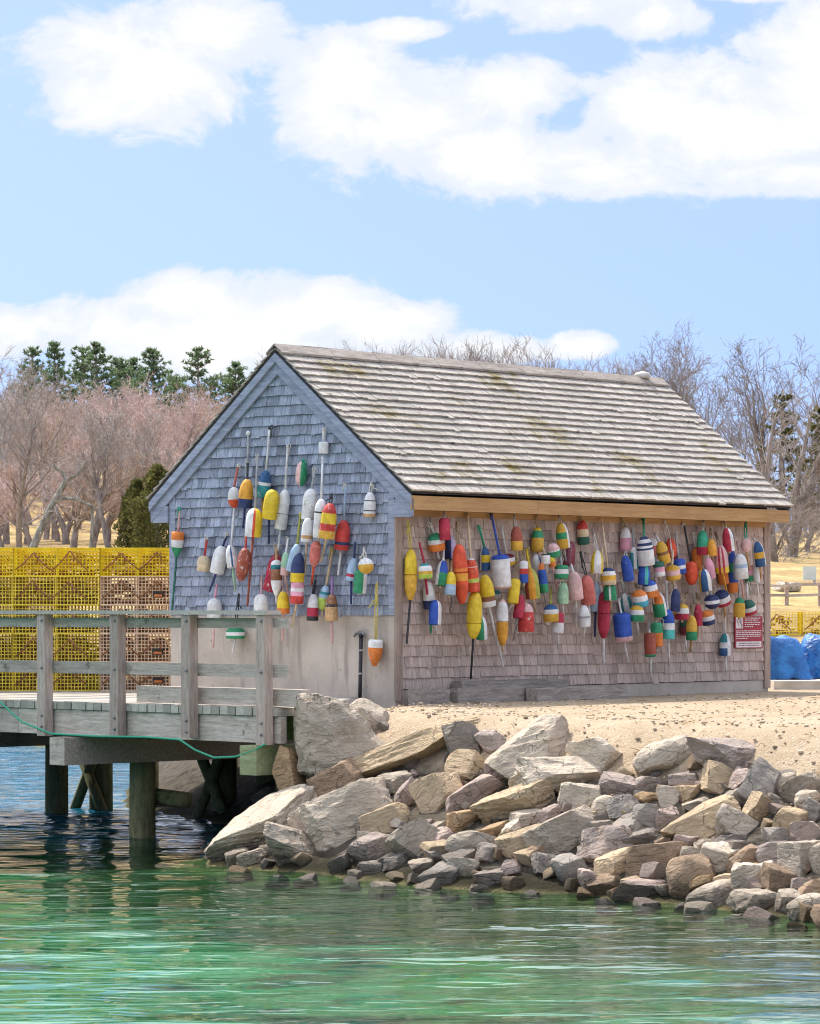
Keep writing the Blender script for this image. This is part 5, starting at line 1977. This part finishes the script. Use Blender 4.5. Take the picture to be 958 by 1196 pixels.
def pine_tree(seed, hgt, spread, lay=12, sparse=.0):
    rr = random.Random(seed)
    tb, cb = MB(), MB()
    tb.tube([(0, 0, -.4), (rr.gauss(0, .05), rr.gauss(0, .05), hgt * .5), (0, 0, hgt)], [.17, .11, .02], 7)
    z = hgt * .22
    while z < hgt * .99:
        f_ = (z - hgt * .22) / (hgt * .78)
        ln0 = spread * (1 - f_) ** 1.0 * (.85 + .5 * noise.noise((f_ * 7, seed, 2))) + .12
        nb = rr.choice((4, 5, 6))
        a0 = rr.uniform(0, 6.28)
        for k in range(nb):
            if rr.random() < sparse:
                continue
            an = a0 + k * 6.283 / nb + rr.gauss(0, .25)
            ln = ln0 * rr.uniform(.55, 1.15)
            d = Vector((math.cos(an), math.sin(an), .05 + .75 * f_ * f_))
            p = Vector((0, 0, z))
            e = p + d * ln
            mid_ = p + d * ln * .5 + Vector((0, 0, -.05 * ln))
            tb.tube([p, mid_, e], [.03, .02, .008], 4, 0, .5, False)
            for q in range(int(5 + ln * 11)):
                u = rr.uniform(.25, 1.05)
                c = p.lerp(e, u) + Vector((rr.gauss(0, .09), rr.gauss(0, .09), rr.gauss(.03, .05))) * (.6 + ln * .35)
                for w_ in range(7):
                    v_ = Vector((rr.gauss(0, 1), rr.gauss(0, 1), rr.gauss(.5, .8))).normalized()
                    s_ = rr.uniform(.10, .22)
                    sd_ = v_.orthogonal().normalized() * s_ * .22
                    sd_ = Matrix.Rotation(rr.uniform(0, 6.28), 3, v_) @ sd_
                    cb.add([c - sd_, c + sd_, c + v_ * s_], [(0, 1, 2)], 0, min(1, max(0, rr.gauss(.5, .28))))
        z += hgt * .78 / lay * rr.uniform(.75, 1.2)
    return tb, cb


def plant_pine(tc_, label, loc, group, mat='pine', name='pine_tree'):
    root = empty(name, loc, 0, label, 'tree', group)
    tc_[0].build('trunk', M['bark'], root)
    tc_[1].build('crown', M[mat], root)
    return root


def base_at(px, Y, dz=0.0):
    x = (px - CX) / F * Y
    return Vector((x, Y, height(x, Y) - .1 + dz))


def tree_h(px_top, Y, base):
    return H - (px_top - HOR) / F * Y - base.z


tr = random.Random(40)
# the reddish wood on the left slope: four kinds of tree, each planted many times
woods = []
for i in range(5):
    woods.append(bare_tree(50 + i, 6.2, .14, fork=.22, spread=.62, n1=12, n2=7, n3=5, n4=4, twig_r=.009, upward=.45))
wmesh = []
for i, wt in enumerate(woods):
    r_ = plant_bare(wt, 'bare_tree', 'x', (0, 0, 0), 'twig_red' if i < 3 else 'twig_tan')
    wmesh.append(r_)
WZ_ = [max(p[2] for p in w_[1].v) for w_ in woods]
first = [True] * 5
gap_l = 'slender bare tree with reddish budding twigs among others on the left slope'
gap_t = 'bare tree with tan twigs among the reddish trees on the left slope'
for k in range(40):
    px = -30 + 385 * ((k * .618034) % 1)
    Y = 112 + 44 * (k / 39) ** .8
    i = tr.randrange(5)
    o = wmesh[i] if first[i] else copy_tree(wmesh[i])
    first[i] = False
    b_ = base_at(px + tr.uniform(-8, 8), Y)
    top = 436 + tr.uniform(-8, 34) + max(0, px - 150) * .14 + (8 if px < 120 else 0)
    hh_ = tree_h(top, Y, b_)
    o.location = b_
    s_ = hh_ / WZ_[i]
    o.scale = (s_ * 1.15, s_ * 1.15, s_)
    o.rotation_euler = (0, 0, tr.uniform(0, 6.28))
    o['label'] = gap_l if i < 3 else gap_t
    o['group'] = 'reddish wood on the left slope' if i < 3 else 'tan trees on the left slope'
for k in range(12):
    px = (-170 + k * 22) if k < 6 else (985 + (k - 6) * 34)
    i = k % 5
    o = copy_tree(wmesh[i])
    Y = 130 + tr.uniform(-10, 14)
    b_ = base_at(px, Y)
    s_ = tree_h(440 + tr.uniform(-15, 25) + (30 if k >= 6 else 0), Y, b_) / WZ_[i]
    o.location = b_
    o.scale = (s_ * 1.15, s_ * 1.15, s_)
    o.rotation_euler = (0, 0, tr.uniform(0, 6.28))
    o['label'] = 'bare tree carrying the wood on beyond the edge of the picture'
    o['group'] = 'trees beyond the picture edges'
# undergrowth along its foot
for i_, lab in enumerate(('low tangle of bare brush at the foot of the left wood',)):
    for k in range(22):
        px = -25 + k * 17 + tr.uniform(-8, 8)
        o = copy_tree(wmesh[4 if k % 2 else 1])
        Y = 104 + tr.uniform(-4, 8)
        b_ = base_at(px, Y)
        s_ = tr.uniform(.3, .55)
        o.location = b_
        o.scale = (s_ * 1.7, s_ * 1.7, s_)
        o.name = 'bare_shrub'
        o.rotation_euler = (0, 0, tr.uniform(0, 6.28))
        o['label'] = lab
        o['category'] = 'shrub'
        o['group'] = 'brush under the left wood'

# taller single trees standing out on the left
for (px, top, Y, seed, lab) in ((8, 392, 108, 71, 'tall grey bare tree at the left picture edge'), (52, 418, 116, 72, 'tall thin grey bare tree left of the pines'),
                                (150, 452, 104, 73, 'straight grey bare tree in front of the reddish wood'), (107, 470, 100, 74, 'slim leaning grey tree above the gnarled one'),
                                (300, 470, 118, 75, 'pale bare tree against the rake of the shack roof'),
                                (22, 440, 101, 171, 'grey bare tree with a straight trunk, second from the left edge'), (78, 450, 106, 172, 'pale bare tree between the thin tall one and the gnarled one'),
                                (128, 470, 99, 173, 'short grey bare tree right of the gnarled one'), (172, 475, 103, 174, 'grey bare tree above the smaller cedar'),
                                (205, 480, 108, 175, 'grey bare tree just above the dark olive cedar'), (238, 492, 112, 176, 'grey bare tree half hidden by the left end of the roof')):
    b_ = base_at(px, Y)
    plant_bare(bare_tree(seed, tree_h(top, Y, b_), .115, fork=.38, spread=.5, n1=9, n2=6, n3=5, n4=4, twig_r=.008), 'bare_tree', lab, b_, 'twig_grey', want=tree_h(top, Y, b_))
# the gnarled leaning tree
b_ = base_at(44, 92)
tb, cb = MB(), MB()


def gp(px, py, dy=0):
    return pt(px, py, 92 + dy) - b_


gn = random.Random(6)


def gl_(pts_, r0, r1, tgt, tw=6):
    n_ = len(pts_)
    tgt.tube([gp(*q) for q in pts_], [r0 + (r1 - r0) * i / (n_ - 1) for i in range(n_)], 7, 0, .5, False)
    for q in pts_[1:]:
        for t_ in range(tw):
            p_ = gp(*q)
            d = Vector((gn.gauss(0, 1), gn.gauss(0, 1), gn.gauss(.5, .8))).normalized()
            l_ = gn.uniform(.2, .7)
            e = p_ + d * l_
            cb.tube([p_, p_ + d * l_ * .5 + Vector((0, 0, .03)), e], [.016, .010, .006], 4, 0, .5, False)
            for _ in range(3):
                d2 = (d + Vector((gn.gauss(0, .7), gn.gauss(0, .7), gn.gauss(.1, .7)))).normalized()
                p2 = p_.lerp(e, gn.uniform(.4, 1))
                cb.tube([p2, p2 + d2 * l_ * .5], [.008, .005], 3, 0, .5, False)


gl_([(38, 642), (46, 622), (54, 604), (62, 588), (70, 574), (78, 561)], .115, .075, tb, 3)
gl_([(62, 588), (74, 582), (88, 583), (98, 588), (109, 592)], .065, .035, tb, 4)
gl_([(78, 561), (88, 556), (96, 548), (102, 540)], .06, .03, tb, 6)
gl_([(78, 561), (72, 552), (66, 548), (62, 541)], .055, .02, tb, 6)
gl_([(108, 592), (108, 610), (106, 640)], .035, .05, tb, 2)
root = empty('gnarled_tree', b_, 0, 'gnarled pale tree with crooked limbs leaning right at the foot of the wood', 'tree')
tb.build('trunk', bark('bark_pale', (.13, .125, .105), (.36, .35, .31)), root)
cb.build('crown', M['twig_grey'], root)

# pines behind the wood
for (px, top, Y, sp, sd_, lab) in ((231, 412, 150, 1.9, 1, 'tall green pine with a pointed top nearest the shack'), (178, 414, 156, 1.8, 2, 'ragged dark pine in the middle of the ridge'),
                                   (112, 404, 160, 1.7, 3, 'tallest pine of the left ridge group'), (96, 406, 164, 1.5, 4, 'pine left of the tallest one on the ridge'),
                                   (64, 404, 158, 1.3, 5, 'thin pine behind the bare trees on the far left'), (38, 408, 160, 1.5, 6, 'dark pine nearest the left edge'),
                                   (140, 420, 162, 1.8, 7, 'broad pine right of the tallest one'), (156, 424, 168, 1.6, 8, 'pale green pine between two larger ones'),
                                   (275, 430, 152, 1.9, 9, 'low round topped pine beside the shack roof'), (205, 440, 162, 1.6, 10, 'short pine in the gap before the pointed one')):
    b_ = base_at(px, Y)
    plant_pine(pine_tree(sd_, tree_h(top - 4, Y, b_), sp * 2.3, 17, .15), lab, b_, 'pines on the left ridge')
# dark evergreen bushes beside the shack
for (px, top, Y, sp, sd_, lab) in ((184, 545, 96, 1.15, 31, 'dark olive cedar right beside the shack'), (160, 562, 98, .9, 32, 'ragged smaller cedar left of the dark olive one')):
    b_ = base_at(px, Y)
    rr = random.Random(sd_)
    hh_ = tree_h(top, Y, b_)
    tb, cb = MB(), MB()
    tb.tube([(0, 0, -.3), (0, 0, hh_ * .8)], [.1, .03], 6)
    for q in range(5200):
        zz = rr.random() ** .9
        rad_ = sp * (1 - zz) ** .42 * (.75 + .5 * noise.noise((zz * 6, sd_, 1)))
        an = rr.uniform(0, 6.28)
        k_ = 1 + .75 * noise.noise((math.cos(an) * 1.7, math.sin(an) * 1.5, zz * 5 + sd_))
        q_ = rad_ * k_ * rr.random() ** .4
        c = Vector((math.cos(an) * q_, math.sin(an) * q_, zz * hh_))
        v_ = Vector((math.cos(an) * .5 + rr.gauss(0, .5), math.sin(an) * .5 + rr.gauss(0, .5), rr.gauss(.6, .5))).normalized()
        s_ = rr.uniform(.06, .14)
        sd2 = Matrix.Rotation(rr.uniform(0, 6.28), 3, v_) @ (v_.orthogonal().normalized() * s_ * .35)
        cb.add([c - sd2, c + sd2, c + v_ * s_], [(0, 1, 2)], 0, min(1, max(0, rr.gauss(.5, .3))))
    root = empty('cedar_tree', b_, 0, lab, 'tree', 'cedars beside the shack')
    tb.build('trunk', M['bark'], root)
    cb.build('crown', M['cedar'], root)

# bare trees on the right
for (px, top, Y, seed, rad_, sp, kw, lab) in (
        (842, 384, 128, 81, .15, .72, dict(fork=.28, n1=15, n2=7, n3=5, n4=4), 'wide crowned bare tree rising right behind the far end of the roof'),
        (762, 396, 150, 82, .14, .62, dict(fork=.2, n1=13, n2=7, n3=5, n4=4), 'bare tree showing above the ridge near the vent cap'),
        (905, 398, 118, 83, .14, .55, dict(fork=.25, n1=13, n2=6, n3=5, n4=4), 'upright bare tree right of the wide crowned one'),
        (948, 402, 122, 84, .14, .6, dict(fork=.2, n1=13, n2=6, n3=5, n4=4), 'bare tree at the right picture edge'),
        (985, 410, 126, 85, .14, .6, dict(fork=.2, n1=11, n2=6, n3=5, n4=3), 'bare tree just beyond the right edge'),
        (800, 400, 140, 91, .12, .6, dict(fork=.2, n1=12, n2=6, n3=5, n4=4), 'slim bare tree between the vent cap and the wide crowned tree'),
        (880, 425, 132, 92, .12, .6, dict(fork=.2, n1=12, n2=6, n3=5, n4=4), 'low bushy bare tree filling the gap on the right')):
    b_ = base_at(px, Y)
    plant_bare(bare_tree(seed, tree_h(top, Y, b_) * 1.04, rad_, spread=sp, twig_r=.0085, upward=.3, **kw), 'bare_tree', lab, b_, 'twig_dark', want=tree_h(top - 14, Y, b_))


def drawn_tree(Y, limbs, label, seed, tw=7, name='bare_tree'):
    """a tree whose main limbs follow the ones seen; twigs grow from them"""
    g0 = random.Random(seed)
    b0 = pt(limbs[0][0][0], limbs[0][0][1], Y)
    b0.z = height(b0.x, b0.y) - .1
    tb_, cb_ = MB(), MB()
    for (pts_, r0, r1) in [(l[0:-2] if isinstance(l[-1], float) else l, l[-2], l[-1]) for l in limbs]:
        w = [pt(q[0], q[1], Y + g0.uniform(-.3, .3)) - b0 for q in pts_]
        n_ = len(w)
        rs = [r0 + (r1 - r0) * i / (n_ - 1) for i in range(n_)]
        tb_.tube(w, rs, 8, 0, .5, False)
        for i in range(1, n_):
            for _ in range(tw):
                p_ = w[i - 1].lerp(w[i], g0.random())
                d = ((w[i] - w[i - 1]).normalized() * .7 + Vector((g0.gauss(0, .8), g0.gauss(0, .8), g0.gauss(.3, .5)))).normalized()
                l_ = g0.uniform(.3, 1.0)
                e = p_ + d * l_
                cb_.tube([p_, p_.lerp(e, .5) + Vector((g0.gauss(0, .04), 0, .05)), e], [.014, .009, .005], 4, 0, .5, False)
                for _q in range(4):
                    d2 = (d + Vector((g0.gauss(0, .6), g0.gauss(0, .6), g0.gauss(.15, .5)))).normalized()
                    p2 = p_.lerp(e, g0.uniform(.3, 1))
                    e2 = p2 + d2 * l_ * .55
                    cb_.tube([p2, e2], [.009, .005], 3, 0, .5, False)
                    for _r in range(2):
                        d3 = (d2 + Vector((g0.gauss(0, .6), g0.gauss(0, .6), g0.gauss(.1, .5)))).normalized()
                        p3 = p2.lerp(e2, g0.uniform(.4, 1))
                        cb_.tube([p3, p3 + d3 * l_ * .3], [.007, .004], 3, 0, .5, False)
    root = empty(name, b0, 0, label, 'tree')
    tb_.build('trunk', M['bark'], root)
    cb_.build('crown', M['twig_grey'], root)


drawn_tree(80, [[(922, 692), (923, 660), (927, 630), (934, 603), (943, 580), (952, 555), (962, 530), .17, .10],
                [(934, 603), (930, 575), (934, 545), (942, 515), (946, 488), .10, .03],
                [(943, 580), (958, 590), (972, 585), .07, .03], [(927, 640), (915, 622), (909, 600), (903, 575), .07, .02]],
           'forked dark trunk leaning right beside the shack', 5)
drawn_tree(76, [[(911, 706), (909, 680), (904, 650), (901, 620), (900, 590), (896, 560), (899, 525), (905, 490), .11, .04], [(904, 650), (912, 630), (922, 612), .04, .02]],
           'slim dark trunk just right of the shack corner', 6)
drawn_tree(78, [[(904, 702), (903, 670), (903, 640), (900, 600), (894, 565), (888, 530), .08, .03]], 'thin trunk half hidden by the shack corner', 7, 5)
drawn_tree(84, [[(941, 690), (940, 660), (945, 632), (953, 612), (965, 600), .08, .04], [(945, 632), (938, 610), (936, 590), .04, .02]],
           'pale crooked young tree by the white sign', 8, 6)
b_ = base_at(915, 118)
o = plant_pine(pine_tree(61, tree_h(455, 118, b_), 1.6, 12, .25), 'sparse green and brown pine behind the trunks on the right', b_, None, 'cedar')
b_ = base_at(957, 112)
o = plant_pine(pine_tree(62, tree_h(480, 112, b_), 1.5, 12, .2), 'sparse pine at the right picture edge', b_, None, 'cedar')

# far treeline above the ridge
far = []
for i in range(3):
    far.append(plant_bare(bare_tree(140 + i, 7, .12, fork=.3, spread=.5, levels=3, n1=13, n2=7, n3=7, twig_r=.010, upward=.5), 'bare_tree', 'x', (0, 0, 0), 'twig_grey'))
FZ_ = []
for f_ in far:
    FZ_.append(max(v.co.z for c_ in f_.children for v in c_.data.vertices))
ff = [True] * 3
for k in range(38):
    px = 335 + k * 11.6 + tr.uniform(-5, 5)
    Y = tr.uniform(185, 215)
    i = k % 3
    o = far[i] if ff[i] else copy_tree(far[i])
    ff[i] = False
    b_ = base_at(px, Y)
    top = 396 + 8 * math.sin(px * .02) + tr.uniform(-5, 8) + (4 if px > 600 else 0)
    s_ = tree_h(top, Y, b_) / FZ_[i]
    o.location = b_
    o.scale = (s_ * .9, s_ * .9, s_)
    o.rotation_euler = (0, 0, tr.uniform(0, 6.28))
    o['label'] = 'distant bare tree whose thin top shows above the roof ridge'
    o['group'] = 'far trees beyond the roof ridge'
# thicket low on the right behind the trunks
for k in range(9):
    px = 893 + k * 11
    o = copy_tree(wmesh[k % 5])
    Y = 124 + tr.uniform(-6, 12)
    b_ = base_at(px, Y)
    s_ = tree_h(560 + tr.uniform(-20, 25), Y, b_) / WZ_[k % 5]
    o.location = b_
    o.scale = (s_ * 1.2, s_ * 1.2, s_)
    o.rotation_euler = (0, 0, tr.uniform(0, 6.28))
    o['label'] = 'bare shrubby tree in the thicket behind the field on the right'
    o['group'] = 'thicket behind the field'

# ------------------------------------------------------------------ things on the land behind
b_ = base_at(188, 168)
hz = H - (548 - HOR) / F * 168 - b_.z
cot = empty('cottage', b_, R(12), 'small grey roofed cottage half hidden in the wood on the left slope', 'house')
mb = MB()
mb.box((-1.6, -1, -.5), (1.6, 1.4, hz))
mb.build('wall', plain('cottage_white', (.6, .58, .55), .8), cot)
mb = MB()
mb.add([(-1.75, -1.2, hz), (1.75, -1.2, hz), (1.75, 1.6, hz), (-1.75, 1.6, hz), (-1.75, .2, hz + .75), (1.75, .2, hz + .75)],
       [(0, 1, 5, 4), (2, 3, 4, 5), (0, 4, 3), (1, 2, 5), (3, 2, 1, 0)])
rf = mb.build('roof', plain('cottage_roof', (.34, .31, .36), .85, .2, 3), cot)
mb = MB()
mb.box((.2, .0, hz + .3), (.75, .5, hz + 1.35))
mb.build('chimney', plain('cottage_chimney', (.68, .66, .66), .8), rf)
mb = MB()
mb.box((.15, -.05, hz + 1.352), (.8, .55, hz + 1.45))
mb.build('chimney_cap', plain('chimney_cap', (.12, .11, .12), .8), rf)
for x in (-1.0, .3):
    mb = MB()
    mb.box((x, -1.03, hz - 1.1), (x + .5, -1.003, hz - .3))
    mb.build('window', plain('cottage_window', (.08, .09, .11), .3), cot)

# rail fence, white sign and boulders on the right
xa, xb = pt(880, 0, 62).x, 16
fen = empty('rail_fence', (xa, 62, 0), 0, 'low grey rail fence across the grass behind the yellow traps', 'fence')
mbr = MB()
xx = xa
prev = None
k = 0
fr2 = random.Random(3)
while xx < xb:
    z = height(xx, 62)
    mb = MB()
    mb.box((xx - xa - .035, -.04, z - .3), (xx - xa + .035, .04, z + .44 + fr2.uniform(-.02, .02)), 0, fr2.random())
    mb.build('post', M['dock_post'], fen)
    if prev:
        for zz in (.18, .38):
            mbr.bar((prev[0], -.08, prev[1] + zz), (xx - xa, -.08, z + zz + fr2.uniform(-.03, .03)), .035, .05, (0, 0, 1), 0, fr2.random())
    prev = (xx - xa, z)
    xx += .62
mbr.build('rails', M['dock_wood'], fen)
c = pt(945.5, 669.5, 68)
sg = empty('white_sign', (c.x, 68, height(c.x, 68)), 0, 'small blank white sign on a thin post in the grass', 'sign')
zc = c.z - height(c.x, 68)
mb = MB()
mb.box((-.13, -.03, zc - .14), (.14, -.005, zc + .14))
mb.build('panel', plain('sign_panel', (.62, .68, .64), .6, .08), sg)
mb = MB()
mb.box((.08, -.004, -.3), (.13, .045, zc + .12))
mb.build('post', plain('sign_post', (.55, .56, .52), .7), sg)
for (px, py, w, h_, lab) in ((916, 688, 26, 14, 'whitish boulder on the grass behind the fence'), (926, 696, 22, 12, 'smaller pale boulder beside the whitish one')):
    Y = 66
    s_ = Y / F
    me = rock_mesh(px, (w * s_, w * s_ * .8, h_ * s_), 'ang', 4)
    o = bpy.data.objects.new('boulder', me)
    COL.objects.link(o)
    p_ = pt(px, py, Y)
    o.location = (p_.x, Y, height(p_.x, Y) + .08)
    o.color = (.56, .53, .48, 1)
    tag(o, lab, 'boulder')
